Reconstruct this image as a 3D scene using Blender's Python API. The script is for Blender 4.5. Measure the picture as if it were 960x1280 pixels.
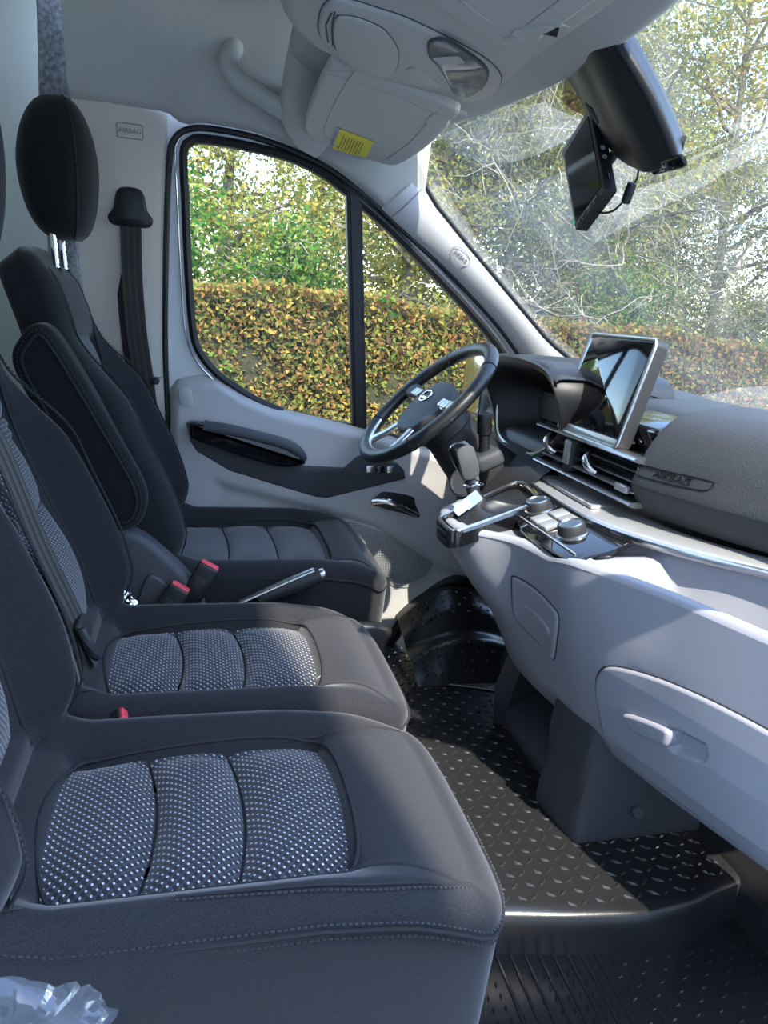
import bpy, bmesh, math, random
import numpy as np
from mathutils import Vector, Matrix, noise

# ---------------------------------------------------------------- clear
for o in list(bpy.data.objects):
    bpy.data.objects.remove(o, do_unlink=True)
SC = bpy.context.scene
COL = SC.collection

# ---------------------------------------------------------------- camera
# axes: +X towards the front of the van, +Y towards the driver's door, Z up, z = 0 on the cab floor
CAM_LOC = Vector((-.38, -1.50, 1.12))
yaw, pitch, roll = math.radians(15.0), math.radians(15.2), math.radians(4.5)
fw = Vector((math.sin(yaw) * math.cos(pitch), math.cos(yaw) * math.cos(pitch), -math.sin(pitch)))
rt = Vector((math.cos(yaw), -math.sin(yaw), 0))
up = rt.cross(fw)
rt2 = rt * math.cos(roll) + up * math.sin(roll)
up2 = -rt * math.sin(roll) + up * math.cos(roll)
cd = bpy.data.cameras.new('camera')
cd.sensor_fit = 'VERTICAL'
cd.sensor_height = 36
cd.lens = 36 * 928 / 1280
cd.clip_start = .02
cam = bpy.data.objects.new('camera', cd)
m = Matrix((rt2, up2, -fw)).transposed().to_4x4()
m.translation = CAM_LOC
cam.matrix_world = m
COL.objects.link(cam)
SC.camera = cam

# ---------------------------------------------------------------- sky, sun, exposure
SUN_DIR = Vector((.18, -1.0, 1.15)).normalized()
W = bpy.data.worlds.new('sky')
SC.world = W
W.use_nodes = True
nt = W.node_tree
for n in list(nt.nodes):
    nt.nodes.remove(n)
sky = nt.nodes.new('ShaderNodeTexSky')
sky.sky_type = 'NISHITA'
sky.sun_disc = False
sky.sun_elevation = math.asin(SUN_DIR.z)
sky.sun_rotation = math.atan2(SUN_DIR.x, SUN_DIR.y)
sky.air_density = 1.0
sky.dust_density = .5
sky.ozone_density = 1.0
bgn = nt.nodes.new('ShaderNodeBackground')
bgn.inputs['Strength'].default_value = .95
wo = nt.nodes.new('ShaderNodeOutputWorld')
nt.links.new(sky.outputs[0], bgn.inputs[0])
nt.links.new(bgn.outputs[0], wo.inputs[0])

sl = bpy.data.lights.new('sun', 'SUN')
sl.energy = 7.2
sl.angle = math.radians(.6)
sl.color = (1, .91, .78)
so = bpy.data.objects.new('sun', sl)
so.rotation_euler = (-SUN_DIR).to_track_quat('-Z', 'Y').to_euler()
so.location = SUN_DIR * 30
COL.objects.link(so)

SC.view_settings.view_transform = 'Standard'
SC.view_settings.look = 'None'
SC.view_settings.gamma = 1
SC.view_settings.use_curve_mapping = False
SC.view_settings.exposure = 0.72

# ---------------------------------------------------------------- helpers
ORG = {}


def V(*a):
    return Vector(a)


def link(o, parent=None):
    COL.objects.link(o)
    if parent is not None:
        o.parent = parent
        o.matrix_parent_inverse = Matrix.Translation(-ORG.get(parent.name, Vector((0, 0, 0))))


def tag(o, label=None, cat=None, group=None, kind=None):
    if label: o['label'] = label
    if cat: o['category'] = cat
    if group: o['group'] = group
    if kind: o['kind'] = kind
    return o


def thing(name, loc, label, cat, group=None, kind=None):
    o = bpy.data.objects.new(name, None)
    o.empty_display_size = .05
    o.location = loc
    COL.objects.link(o)
    ORG[o.name] = Vector(loc)
    return tag(o, label, cat, group, kind)


def catmull(pts, n=6, closed=False):
    P = [Vector(p) for p in pts]
    out = []
    N = len(P)
    for i in range(N if closed else N - 1):
        if closed:
            a, b, c, d = P[(i - 1) % N], P[i], P[(i + 1) % N], P[(i + 2) % N]
        else:
            b, c = P[i], P[i + 1]
            a = P[i - 1] if i else b * 2 - c
            d = P[i + 2] if i + 2 < N else c * 2 - b
        for k in range(n):
            t = k / n
            out.append(.5 * ((2 * b) + (c - a) * t + (2 * a - 5 * b + 4 * c - d) * t * t + (3 * b - a - 3 * c + d) * t ** 3))
    if not closed:
        out.append(P[-1].copy())
    return out


def resample(pts, n, closed=False):
    P = [Vector(p) for p in pts]
    if closed: P = P + [P[0]]
    L = [0]
    for i in range(1, len(P)): L.append(L[-1] + (P[i] - P[i - 1]).length)
    out = []
    m_ = n if closed else n - 1
    j = 0
    for k in range(n):
        s = L[-1] * k / m_
        while j < len(L) - 2 and L[j + 1] < s: j += 1
        t = (s - L[j]) / max(1e-9, L[j + 1] - L[j])
        out.append(P[j].lerp(P[j + 1], min(1, t)))
    return out


def rrect(a0, a1, b0, b1, r, n=8):
    """rounded rectangle, r = one radius or four for (a0b0, a1b0, a1b1, a0b1)"""
    if not isinstance(r, (tuple, list)): r = [r] * 4
    out = []
    for (ca, cb, st, rr) in ((a0 + r[0], b0 + r[0], 180, r[0]), (a1 - r[1], b0 + r[1], 270, r[1]), (a1 - r[2], b1 - r[2], 0, r[2]), (a0 + r[3], b1 - r[3], 90, r[3])):
        for k in range(n + 1):
            t = math.radians(st + 90 * k / n)
            out.append((ca + rr * math.cos(t), cb + rr * math.sin(t)))
    return out


def sst(e0, e1, x):
    t = max(0, min(1, (x - e0) / (e1 - e0)))
    return t * t * (3 - 2 * t)


class G:
    def __init__(s):
        s.v = []
        s.f = []

    def add(s, v, f):
        o = len(s.v)
        s.v += [tuple(p) for p in v]
        s.f += [tuple(i + o for i in q) for q in f]
        return s

    def grid(s, rows, cu=False, cv=False, cap0=False, cap1=False, flip=False):
        n, m_ = len(rows), len(rows[0])
        v = [p for r in rows for p in r]
        f = []
        for i in range(n if cu else n - 1):
            for j in range(m_ if cv else m_ - 1):
                q = (i * m_ + j, i * m_ + (j + 1) % m_, ((i + 1) % n) * m_ + (j + 1) % m_, ((i + 1) % n) * m_ + j)
                f.append(q[::-1] if flip else q)
        if cap0: f.append(tuple(range(m_)) if flip else tuple(range(m_))[::-1])
        if cap1:
            c = tuple(range((n - 1) * m_, n * m_))
            f.append(c[::-1] if flip else c)
        return s.add(v, f)

    def box(s, c, d, bev=.0, rot=None, seg=2):
        bm = bmesh.new()
        bmesh.ops.create_cube(bm, size=1)
        for v in bm.verts: v.co = Vector((v.co.x * d[0], v.co.y * d[1], v.co.z * d[2]))
        if bev > 0:
            bmesh.ops.bevel(bm, geom=bm.edges[:], offset=min(bev, min(d) * .49), segments=seg, affect='EDGES', profile=.5)
        R_ = rot if rot is not None else Matrix.Identity(3)
        bm.verts.index_update()
        s.add([R_ @ v.co + Vector(c) for v in bm.verts], [[v.index for v in f.verts] for f in bm.faces])
        bm.free()
        return s

    def cyl(s, p0, p1, r0, r1=None, n=20, bev=0.0):
        p0, p1 = Vector(p0), Vector(p1)
        if r1 is None: r1 = r0
        d = (p1 - p0)
        L = d.length
        d.normalize()
        prof = [(0, 0), (r0 - bev, 0)] + ([(r0, bev)] if bev else []) + ([(r1, L - bev)] if bev else []) + [(r1 - bev, L), (0, L)]
        return s.lathe(p0, d, prof, n)

    def lathe(s, o, d, prof, n=24):
        o, d = Vector(o), Vector(d).normalized()
        a = d.orthogonal().normalized()
        b = d.cross(a)
        rows = []
        for (r, h) in prof:
            rows.append([o + d * h + (a * math.cos(2 * math.pi * k / n) + b * math.sin(2 * math.pi * k / n)) * max(r, 1e-5) for k in range(n)])
        return s.grid(rows, cv=True, flip=True)

    def tube(s, path, r, n=8, closed=False, up=(0, 0, 1), prof=None):
        """sweep a circle (r number), ellipse (r=(side, up)) or profile along a path; r may be a list per point"""
        P = [Vector(p) for p in path]
        N = len(P)
        U = Vector(up)
        rows = []
        for i in range(N):
            a = P[(i - 1) % N] if closed or i else P[i]
            b = P[(i + 1) % N] if closed or i < N - 1 else P[i]
            t = (b - a).normalized()
            sd = t.cross(U)
            if sd.length < 1e-4: sd = t.orthogonal()
            sd.normalize()
            u = sd.cross(t)
            rr = r[i] if isinstance(r, list) else r
            if prof is not None:
                k_ = rr
                rows.append([P[i] + sd * x * k_ + u * y * k_ for x, y in prof])
            else:
                rx, ry = rr if isinstance(rr, tuple) else (rr, rr)
                rows.append([P[i] + sd * rx * math.cos(2 * math.pi * k / n) + u * ry * math.sin(2 * math.pi * k / n) for k in range(n)])
        return s.grid(rows, cu=closed, cv=True, cap0=not closed, cap1=not closed)

    def plate(s, poly, o, ux, uy, th, bev=0.0, seg=2, inset=None):
        """flat polygon (a,b) on origin o with axes ux, uy, thickness th along ux x uy, edges of the outer face rounded"""
        o, ux, uy = Vector(o), Vector(ux).normalized(), Vector(uy).normalized()
        w = ux.cross(uy)
        P = [Vector((p[0], p[1])) for p in poly]
        if sum(P[i].x * P[(i + 1) % len(P)].y - P[(i + 1) % len(P)].x * P[i].y for i in range(len(P))) < 0: P.reverse()
        N = len(P)

        def ins(d):
            out = []
            for i in range(N):
                e0 = (P[i] - P[i - 1])
                e1 = (P[(i + 1) % N] - P[i])
                n0 = Vector((-e0.y, e0.x))
                n1 = Vector((-e1.y, e1.x))
                if n0.length > 1e-9: n0.normalize()
                if n1.length > 1e-9: n1.normalize()
                q = n0 + n1
                if q.length < 1e-6: q = n0
                q.normalize()
                c = max(.45, q.dot(n0))
                out.append(P[i] + q * d / c)
            return out
        rows = [[(p, 0) for p in P]]
        if bev > 0:
            for k in range(seg + 1):
                t = math.pi / 2 * k / seg
                rows.append([(p, th - bev + bev * math.sin(t)) for p in ins(bev * (1 - math.cos(t)))])
        else:
            rows.append([(p, th) for p in P])
        return s.grid([[o + ux * p.x + uy * p.y + w * h for p, h in r] for r in rows], cv=True, cap0=True, cap1=True)

    def pad(s, outline, H, r, zb, frame, nr=16, nrd=6, N=None, taper=0.0):
        """upholstered block: outline [(a,b)], top height H(a,b), edge radius r, bottom zb, frame = (origin, ua, ub, uh)"""
        o, ua, ub, uh = [Vector(q) for q in frame]
        if N: outline = [(p.x, p.y) for p in resample([(a, b, 0) for a, b in outline], N, True)]
        P = [Vector(p) for p in outline]
        if sum(P[i].x * P[(i + 1) % len(P)].y - P[(i + 1) % len(P)].x * P[i].y for i in range(len(P))) < 0: P.reverse()
        n = len(P)
        c = sum(P, Vector((0, 0))) / n
        nrm = []
        for i in range(n):
            e = P[(i + 1) % n] - P[i - 1]
            q = Vector((e.y, -e.x))
            nrm.append(q.normalized() if q.length > 1e-9 else Vector((0, 0)))
        I = [P[i] - nrm[i] * r for i in range(n)]
        rows = []
        for k in range(1, nr + 1):
            t = k / nr
            rows.append([(c + (I[i] - c) * t) for i in range(n)])
        rows = [[(p, H(p.x, p.y)) for p in rr] for rr in rows]
        for k in range(1, nrd + 1):
            t = math.pi / 2 * k / nrd
            rows.append([(I[i] + nrm[i] * r * math.sin(t), H(I[i].x, I[i].y) - r * (1 - math.cos(t))) for i in range(n)])
        for k in range(1, 5):
            t = k / 4
            rows.append([(P[i] - nrm[i] * taper * t, (H(I[i].x, I[i].y) - r) * (1 - t) + zb * t) for i in range(n)])
        pts = [[o + ua * p.x + ub * p.y + uh * h for p, h in rr] for rr in rows]
        fl = ua.cross(ub).dot(uh) < 0
        return s.grid(pts, cv=True, cap0=True, cap1=True, flip=fl)

    def obj(s, name, mat, parent=None, ang=40, label=None, cat=None, group=None, kind=None, uv=None):
        me = bpy.data.meshes.new(name)
        me.from_pydata(s.v, [], s.f)
        me.update()
        if ang is not None:
            me.polygons.foreach_set('use_smooth', [True] * len(me.polygons))
            me.set_sharp_from_angle(angle=math.radians(ang))
        if uv is not None:
            ul = me.uv_layers.new(name='UVMap')
            vi = np.zeros(len(me.loops), dtype=np.int32)
            me.loops.foreach_get('vertex_index', vi)
            ul.data.foreach_set('uv', np.asarray(uv, dtype=np.float32)[vi].ravel())
        me.materials.append(MAT[mat] if isinstance(mat, str) else mat)
        o = bpy.data.objects.new(name, me)
        link(o, parent)
        return tag(o, label, cat, group, kind)


def text_mesh(name, txt, size, mat, o, ux, uy, parent, depth=.0015, align='CENTER', shear=0.0):
    cu = bpy.data.curves.new(name, 'FONT')
    cu.body = txt
    cu.size = size
    cu.extrude = depth / 2
    cu.align_x = align
    cu.align_y = 'CENTER'
    cu.shear = shear
    tmp = bpy.data.objects.new('tmp', cu)
    COL.objects.link(tmp)
    dg = bpy.context.evaluated_depsgraph_get()
    me = bpy.data.meshes.new_from_object(tmp.evaluated_get(dg))
    bpy.data.objects.remove(tmp, do_unlink=True)
    bpy.data.curves.remove(cu)
    ux, uy = Vector(ux).normalized(), Vector(uy).normalized()
    w = ux.cross(uy)
    for v in me.vertices:
        v.co = Vector(o) + ux * v.co.x + uy * v.co.y + w * v.co.z
    me.materials.clear()
    me.materials.append(MAT[mat])
    me.name = name
    ob = bpy.data.objects.new(name, me)
    link(ob, parent)
    return ob


# ---------------------------------------------------------------- materials
MAT = {}


def mat(name, col, rough=.5, metal=0.0, bump=None, var=None, sheen=0.0, coat=0.0, spec=.5, trans=0.0):
    """bump = (noise scale, strength, distance); var = (noise scale, amount) slight colour grain"""
    m_ = bpy.data.materials.new(name)
    m_.use_nodes = True
    t = m_.node_tree
    p = t.nodes['Principled BSDF']
    p.inputs['Base Color'].default_value = (*col, 1)
    p.inputs['Roughness'].default_value = rough
    p.inputs['Metallic'].default_value = metal
    p.inputs['Specular IOR Level'].default_value = spec
    if sheen:
        p.inputs['Sheen Weight'].default_value = sheen
        p.inputs['Sheen Roughness'].default_value = .4
    if coat:
        p.inputs['Coat Weight'].default_value = coat
        p.inputs['Coat Roughness'].default_value = .05
    if trans: p.inputs['Transmission Weight'].default_value = trans
    tc = t.nodes.new('ShaderNodeTexCoord')
    if bump:
        nz = t.nodes.new('ShaderNodeTexNoise')
        nz.inputs['Scale'].default_value = bump[0]
        nz.inputs['Detail'].default_value = 3
        t.links.new(tc.outputs['Object'], nz.inputs['Vector'])
        b = t.nodes.new('ShaderNodeBump')
        b.inputs['Strength'].default_value = bump[1]
        b.inputs['Distance'].default_value = bump[2]
        t.links.new(nz.outputs['Fac'], b.inputs['Height'])
        t.links.new(b.outputs[0], p.inputs['Normal'])
    if var:
        nz = t.nodes.new('ShaderNodeTexNoise')
        nz.inputs['Scale'].default_value = var[0]
        nz.inputs['Detail'].default_value = 4
        t.links.new(tc.outputs['Object'], nz.inputs['Vector'])
        mr = t.nodes.new('ShaderNodeMapRange')
        mr.inputs['From Min'].default_value = .3
        mr.inputs['From Max'].default_value = .7
        mr.inputs['To Min'].default_value = 1 - var[1]
        mr.inputs['To Max'].default_value = 1 + var[1]
        t.links.new(nz.outputs['Fac'], mr.inputs['Value'])
        mx = t.nodes.new('ShaderNodeVectorMath')
        mx.operation = 'SCALE'
        mx.inputs[0].default_value = col
        t.links.new(mr.outputs[0], mx.inputs['Scale'])
        t.links.new(mx.outputs[0], p.inputs['Base Color'])
    MAT[name] = m_
    return m_


mat('fabric', (.020, .0205, .024), .95, bump=(900, .5, .0006), var=(500, .35), sheen=.32, spec=.2)
mat('fabric_dark', (.012, .012, .014), .95, bump=(900, .5, .0006), var=(500, .3), sheen=.15, spec=.2)
mat('seam', (.016, .016, .019), .9)
mat('thread', (.034, .036, .044), .8)
mat('grey_plastic', (.29, .295, .335), .55, bump=(1400, .18, .0004))
mat('door_plastic', (.45, .44, .445), .6, bump=(1400, .18, .0004))
mat('pillar_plastic', (.66, .60, .53), .65, bump=(1400, .12, .0004))
mat('a_pillar_plastic', (.47, .47, .48), .6, bump=(1400, .15, .0004))
mat('headliner', (.48, .47, .44), .85, bump=(1200, .25, .0005))
mat('overhead_plastic', (.47, .465, .435), .6, bump=(1400, .15, .0004))
mat('bulkhead', (.60, .61, .55), .7, bump=(240, .3, .001))
mat('felt', (.23, .24, .26), 1.0, var=(90, .5), bump=(400, .8, .002))
mat('white_paint', (.72, .73, .74), .3, coat=.4)
mat('black_plastic', (.013, .013, .0145), .45, bump=(1500, .2, .0003))
mat('dark_plastic', (.020, .0205, .024), .55, bump=(1500, .25, .0004))
mat('charcoal_plastic', (.050, .052, .060), .6, bump=(1300, .3, .0005))
mat('pad_plastic', (.036, .037, .041), .58, bump=(300, .8, .0016))
mat('rubber_seal', (.010, .010, .011), .5)
mat('gloss_black', (.006, .006, .007), .06, coat=.6)
mat('chrome', (.80, .80, .80), .12, metal=1.0)
mat('satin_silver', (.62, .62, .62), .28, metal=1.0)
mat('silver_trim', (.42, .42, .43), .34, metal=.45)
mat('rubber_mat', (.017, .017, .018), .27, bump=(260, .2, .0008), spec=.6)
mat('leather', (.014, .014, .0155), .42, bump=(700, .3, .0006))
mat('leather_grey', (.06, .06, .064), .6, bump=(900, .4, .0005))
mat('belt_web', (.060, .054, .050), .8, bump=(1500, .5, .0005))
mat('belt_web_dark', (.035, .031, .029), .8, bump=(1500, .5, .0005))
mat('red_button', (.75, .06, .09), .35)
mat('yellow_paper', (.80, .70, .03), .6)
mat('white_paper', (.36, .38, .42), .6)
mat('print_ink', (.10, .085, .02), .7)
mat('emboss', (.26, .25, .235), .7)
mat('blue_plastic', (.05, .16, .55), .3)
mat('green_film', (.02, .45, .25), .3)
mat('ground', (.24, .235, .225), .95, var=(3, .35), bump=(40, .5, .02))
mat('render_wall', (.60, .60, .60), .9, var=(2, .1))
mat('roof_tile', (.22, .10, .07), .9, var=(6, .3))
mat('bark', (.16, .13, .095), .9, var=(12, .35), bump=(30, .6, .01))
mat('twig', (.30, .265, .20), .9, var=(8, .3))
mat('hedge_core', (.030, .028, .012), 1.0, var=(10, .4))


def dots_mat(name, base, dot, pitch, r, tw=.0):
    """woven cloth with a staggered lattice of small light dots (UV in metres)"""
    m_ = bpy.data.materials.new(name)
    m_.use_nodes = True
    t = m_.node_tree
    p = t.nodes['Principled BSDF']
    p.inputs['Roughness'].default_value = .9
    p.inputs['Specular IOR Level'].default_value = .2
    p.inputs['Sheen Weight'].default_value = .25
    uv = t.nodes.new('ShaderNodeUVMap')

    def lattice(off):
        a = t.nodes.new('ShaderNodeVectorMath')
        a.operation = 'MULTIPLY_ADD'
        a.inputs[1].default_value = (1 / pitch, 1 / pitch, 0)
        a.inputs[2].default_value = (off, off, 0)
        t.links.new(uv.outputs[0], a.inputs[0])
        fr = t.nodes.new('ShaderNodeVectorMath')
        fr.operation = 'FRACTION'
        t.links.new(a.outputs[0], fr.inputs[0])
        ds = t.nodes.new('ShaderNodeVectorMath')
        ds.operation = 'DISTANCE'
        ds.inputs[1].default_value = (.5, .5, 0)
        t.links.new(fr.outputs[0], ds.inputs[0])
        mr = t.nodes.new('ShaderNodeMapRange')
        mr.inputs['From Min'].default_value = r / pitch * 1.2
        mr.inputs['From Max'].default_value = r / pitch * .8
        t.links.new(ds.outputs['Value'], mr.inputs['Value'])
        return mr.outputs[0]
    mx = t.nodes.new('ShaderNodeMath')
    mx.operation = 'MAXIMUM'
    t.links.new(lattice(0.0), mx.inputs[0])
    t.links.new(lattice(0.5), mx.inputs[1])
    # fine weave
    wv = t.nodes.new('ShaderNodeTexChecker')
    wv.inputs['Scale'].default_value = 2 / pitch
    wv.inputs['Color1'].default_value = (*[c * 1.5 for c in base], 1)
    wv.inputs['Color2'].default_value = (*[c * .6 for c in base], 1)
    t.links.new(uv.outputs[0], wv.inputs['Vector'])
    mc = t.nodes.new('ShaderNodeMix')
    mc.data_type = 'RGBA'
    t.links.new(mx.outputs[0], mc.inputs[0])
    t.links.new(wv.outputs[0], mc.inputs[6])
    mc.inputs[7].default_value = (*dot, 1)
    t.links.new(mc.outputs[2], p.inputs['Base Color'])
    b = t.nodes.new('ShaderNodeBump')
    b.inputs['Strength'].default_value = .4
    b.inputs['Distance'].default_value = .0008
    t.links.new(mx.outputs[0], b.inputs['Height'])
    t.links.new(b.outputs[0], p.inputs['Normal'])
    MAT[name] = m_


dots_mat('dotted_cloth', (.032, .033, .040), (.52, .54, .60), .0125, .00145)
dots_mat('dotted_cloth_grey', (.050, .050, .054), (.17, .17, .18), .0085, .0014)


def glass(name, tint, haze, refl):
    """clear pane: transparent, Fresnel gloss and a little bright dust"""
    m_ = bpy.data.materials.new(name)
    m_.use_nodes = True
    t = m_.node_tree
    for n in list(t.nodes): t.nodes.remove(n)
    out = t.nodes.new('ShaderNodeOutputMaterial')
    tr = t.nodes.new('ShaderNodeBsdfTransparent')
    tr.inputs[0].default_value = (*tint, 1)
    gl = t.nodes.new('ShaderNodeBsdfGlossy')
    gl.inputs['Roughness'].default_value = .02
    fr = t.nodes.new('ShaderNodeLayerWeight')
    fr.inputs['Blend'].default_value = .25
    mul = t.nodes.new('ShaderNodeMath')
    mul.operation = 'MULTIPLY'
    mul.inputs[1].default_value = refl
    t.links.new(fr.outputs['Fresnel'], mul.inputs[0])
    m1 = t.nodes.new('ShaderNodeMixShader')
    t.links.new(mul.outputs[0], m1.inputs[0])
    t.links.new(tr.outputs[0], m1.inputs[1])
    t.links.new(gl.outputs[0], m1.inputs[2])
    last = m1
    if haze:
        tc = t.nodes.new('ShaderNodeTexCoord')
        mp = t.nodes.new('ShaderNodeMapping')
        mp.inputs['Scale'].default_value = (1.6, 3.2, 1.6)
        nz = t.nodes.new('ShaderNodeTexNoise')
        nz.inputs['Scale'].default_value = 2.2
        nz.inputs['Detail'].default_value = 5
        t.links.new(tc.outputs['Object'], mp.inputs[0])
        t.links.new(mp.outputs[0], nz.inputs['Vector'])
        mr = t.nodes.new('ShaderNodeMapRange')
        mr.inputs['From Min'].default_value = .35
        mr.inputs['From Max'].default_value = .72
        mr.inputs['To Min'].default_value = haze * .25
        mr.inputs['To Max'].default_value = haze
        t.links.new(nz.outputs['Fac'], mr.inputs['Value'])
        df = t.nodes.new('ShaderNodeBsdfTranslucent')
        df.inputs[0].default_value = (.8, .85, .88, 1)
        d2 = t.nodes.new('ShaderNodeBsdfDiffuse')
        d2.inputs[0].default_value = (.8, .85, .88, 1)
        ad = t.nodes.new('ShaderNodeMixShader')
        ad.inputs[0].default_value = .5
        t.links.new(df.outputs[0], ad.inputs[1])
        t.links.new(d2.outputs[0], ad.inputs[2])
        m2 = t.nodes.new('ShaderNodeMixShader')
        t.links.new(mr.outputs[0], m2.inputs[0])
        t.links.new(m1.outputs[0], m2.inputs[1])
        t.links.new(ad.outputs[0], m2.inputs[2])
        last = m2
    t.links.new(last.outputs[0], out.inputs[0])
    MAT[name] = m_


glass('window_glass', (.93, .96, .94), .012, .5)
glass('windscreen_glass', (.88, .92, .90), .08, .35)
glass('lens', (.85, .87, .88), .55, 1.0)
glass('clear_film', (.75, .78, .88), .22, 1.6)


def leaf_mat(name, stops, transl=.45):
    m_ = bpy.data.materials.new(name)
    m_.use_nodes = True
    t = m_.node_tree
    for n in list(t.nodes): t.nodes.remove(n)
    out = t.nodes.new('ShaderNodeOutputMaterial')
    ge = t.nodes.new('ShaderNodeNewGeometry')
    rp = t.nodes.new('ShaderNodeValToRGB')
    rp.color_ramp.interpolation = 'LINEAR'
    el = rp.color_ramp.elements
    while len(el) > 1: el.remove(el[-1])
    el[0].position = stops[0][0]
    el[0].color = (*stops[0][1], 1)
    for pos, c in stops[1:]:
        e = el.new(pos)
        e.color = (*c, 1)
    t.links.new(ge.outputs['Random Per Island'], rp.inputs[0])
    d = t.nodes.new('ShaderNodeBsdfDiffuse')
    tl = t.nodes.new('ShaderNodeBsdfTranslucent')
    mx = t.nodes.new('ShaderNodeMixShader')
    mx.inputs[0].default_value = transl
    t.links.new(rp.outputs[0], d.inputs[0])
    t.links.new(rp.outputs[0], tl.inputs[0])
    t.links.new(d.outputs[0], mx.inputs[1])
    t.links.new(tl.outputs[0], mx.inputs[2])
    t.links.new(mx.outputs[0], out.inputs[0])
    MAT[name] = m_


leaf_mat('beech_leaf', [(0, (.07, .11, .03)), (.25, (.19, .22, .055)), (.5, (.38, .30, .075)), (.72, (.40, .23, .07)), (.9, (.27, .13, .06)), (1, (.15, .08, .05))])
leaf_mat('green_leaf', [(0, (.04, .11, .02)), (.5, (.09, .20, .04)), (.85, (.22, .30, .06)), (1, (.42, .40, .08))])
leaf_mat('yellow_leaf', [(0, (.14, .18, .05)), (.4, (.27, .28, .07)), (.75, (.45, .38, .08)), (1, (.36, .24, .06))])
leaf_mat('olive_leaf', [(0, (.09, .12, .04)), (.5, (.17, .19, .07)), (.85, (.26, .25, .10)), (1, (.34, .28, .10))])

# ================================================================ THE SETTING
from mathutils.geometry import tessellate_polygon


def holed(g, outer, inner, fn, flip=False):
    """flat region with one hole, fn maps (a,b) to a point"""
    loops = [[Vector((a, b, 0)) for a, b in outer]] + ([[Vector((a, b, 0)) for a, b in inner]] if inner else [])
    tri = tessellate_polygon(loops)
    pts = [fn(a, b) for l in ([outer] + ([inner] if inner else [])) for a, b in l]
    g.add(pts, [t[::-1] if flip else t for t in tri])


def offset(poly, d):
    """offset a closed polygon outwards"""
    P = [Vector(p) for p in poly]
    A = sum(P[i].x * P[(i + 1) % len(P)].y - P[(i + 1) % len(P)].x * P[i].y for i in range(len(P)))
    sgn = 1 if A > 0 else -1
    out = []
    for i in range(len(P)):
        e = (P[(i + 1) % len(P)] - P[i - 1]).normalized()
        out.append((P[i].x + e.y * d * sgn, P[i].y - e.x * d * sgn))
    return out


def cm2(pts, n=5, closed=True):
    return [(p.x, p.y) for p in catmull([(a, b, 0) for a, b in pts], n, closed)]


def wy(z):            # inner plane of the driver's window, leaning in towards the roof
    return .885 - .1 * z


# ---- driver's door -------------------------------------------------------
door = thing('door_1', (0.1, .86, 0), 'light grey driver door with black framed window and dark armrest', 'door', kind='structure')
seal_xz = cm2([(-.447, .55), (-.455, .8), (-.461, 1.0), (-.456, 1.26), (-.447, 1.46), (-.432, 1.515), (-.392, 1.542), (-.328, 1.548), (-.2, 1.538), (-.044, 1.497), (.076, 1.438), (.204, 1.354), (.367, 1.245), (.548, 1.103), (.66, .99), (.76, .86), (.80, .7)], 6, False)
glass_xz = cm2([(-.400, 1.478), (-.388, 1.502), (-.362, 1.511), (-.264, 1.509), (-.133, 1.495), (-.042, 1.467), (.025, 1.431), (.155, 1.350), (.29, 1.25), (.435, 1.137), (.56, 1.025), (.64, .92), (.655, .80), (.62, .70), (.5, .695), (.34, .715), (.218, .739), (.11, .761), (-.045, .786), (-.171, .826), (-.244, .866), (-.304, .906), (-.348, .955), (-.370, 1.01), (-.384, 1.15), (-.395, 1.36)], 4)
bord_xz = offset(glass_xz, .022)
g = G()
fro = [(a - .05 * sst(-.40, -.44, a), b + .05 * sst(.9, 1.1, b)) for a, b in seal_xz]
holed(g, fro + [(.85, .56), (-.50, .50)], bord_xz, lambda a, b: (a, wy(b) + .006, b))
g.obj('window_frame', 'white_paint', door, 30)
g = G()
rows = [[(a, wy(b) + dy, b) for a, b in lp] for lp, dy in ((bord_xz, .008), (bord_xz, -.004), (offset(glass_xz, .012), -.010), (glass_xz, -.004), (glass_xz, .022))]
g.grid(rows, cv=True)
g.obj('window_rubber', 'rubber_seal', door, 50, label='black rubber frame around the side glass')
g = G()
g.tube([(a, wy(b) - .004, b) for a, b in seal_xz], .0085, 8)
g.obj('door_seal', 'rubber_seal', door)
g = G()
g.tube([(a, wy(b) - .001, b) for a, b in offset(bord_xz, .010)], .0025, 6, closed=True)
g.obj('frame_lip', 'satin_silver', door)
g = G()
lo = [(a, wy(b) + .016, b) for a, b in glass_xz]
holed(g, glass_xz, None, lambda a, b: (a, wy(b) + .012, b))
holed(g, glass_xz, None, lambda a, b: (a, wy(b) + .016, b), flip=True)
g.obj('window_pane', 'window_glass', door, None, label='clear side window glass')
g = G()
pp = [(.034, 1.436), (.082, 1.412), (.158, .750), (.112, .758)]
g.grid([[(a, wy(b) + dy, b) for a, b in pp] for dy in (.02, -.008)], cv=True, cap0=True, cap1=True)
g.obj('window_post', 'rubber_seal', door, 30)
g = G()
g.grid([[(a, wy(b) + dy, b) for a, b in [(.046, 1.43), (.072, 1.417), (.148, .752), (.122, .757)]] for dy in (-.007, -.013)], cv=True, cap0=True, cap1=True)
g.obj('post_cover', 'dark_plastic', door, 30)

# door card: one relief surface
top_x = [-.445, -.40, -.36, -.316, -.28, -.244, -.19, -.147, -.07, .003, .09, .186, .30, .437, .6, .74]
top_z = [.868, .886, .893, .892, .874, .850, .827, .811, .793, .780, .762, .742, .712, .675, .63, .60]
bot_x = [-.445, .25, .30, .34, .40, .474, .56, .64, .74]
bot_z = [-.06, -.06, .0, .075, .155, .212, .232, .20, .12]


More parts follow.
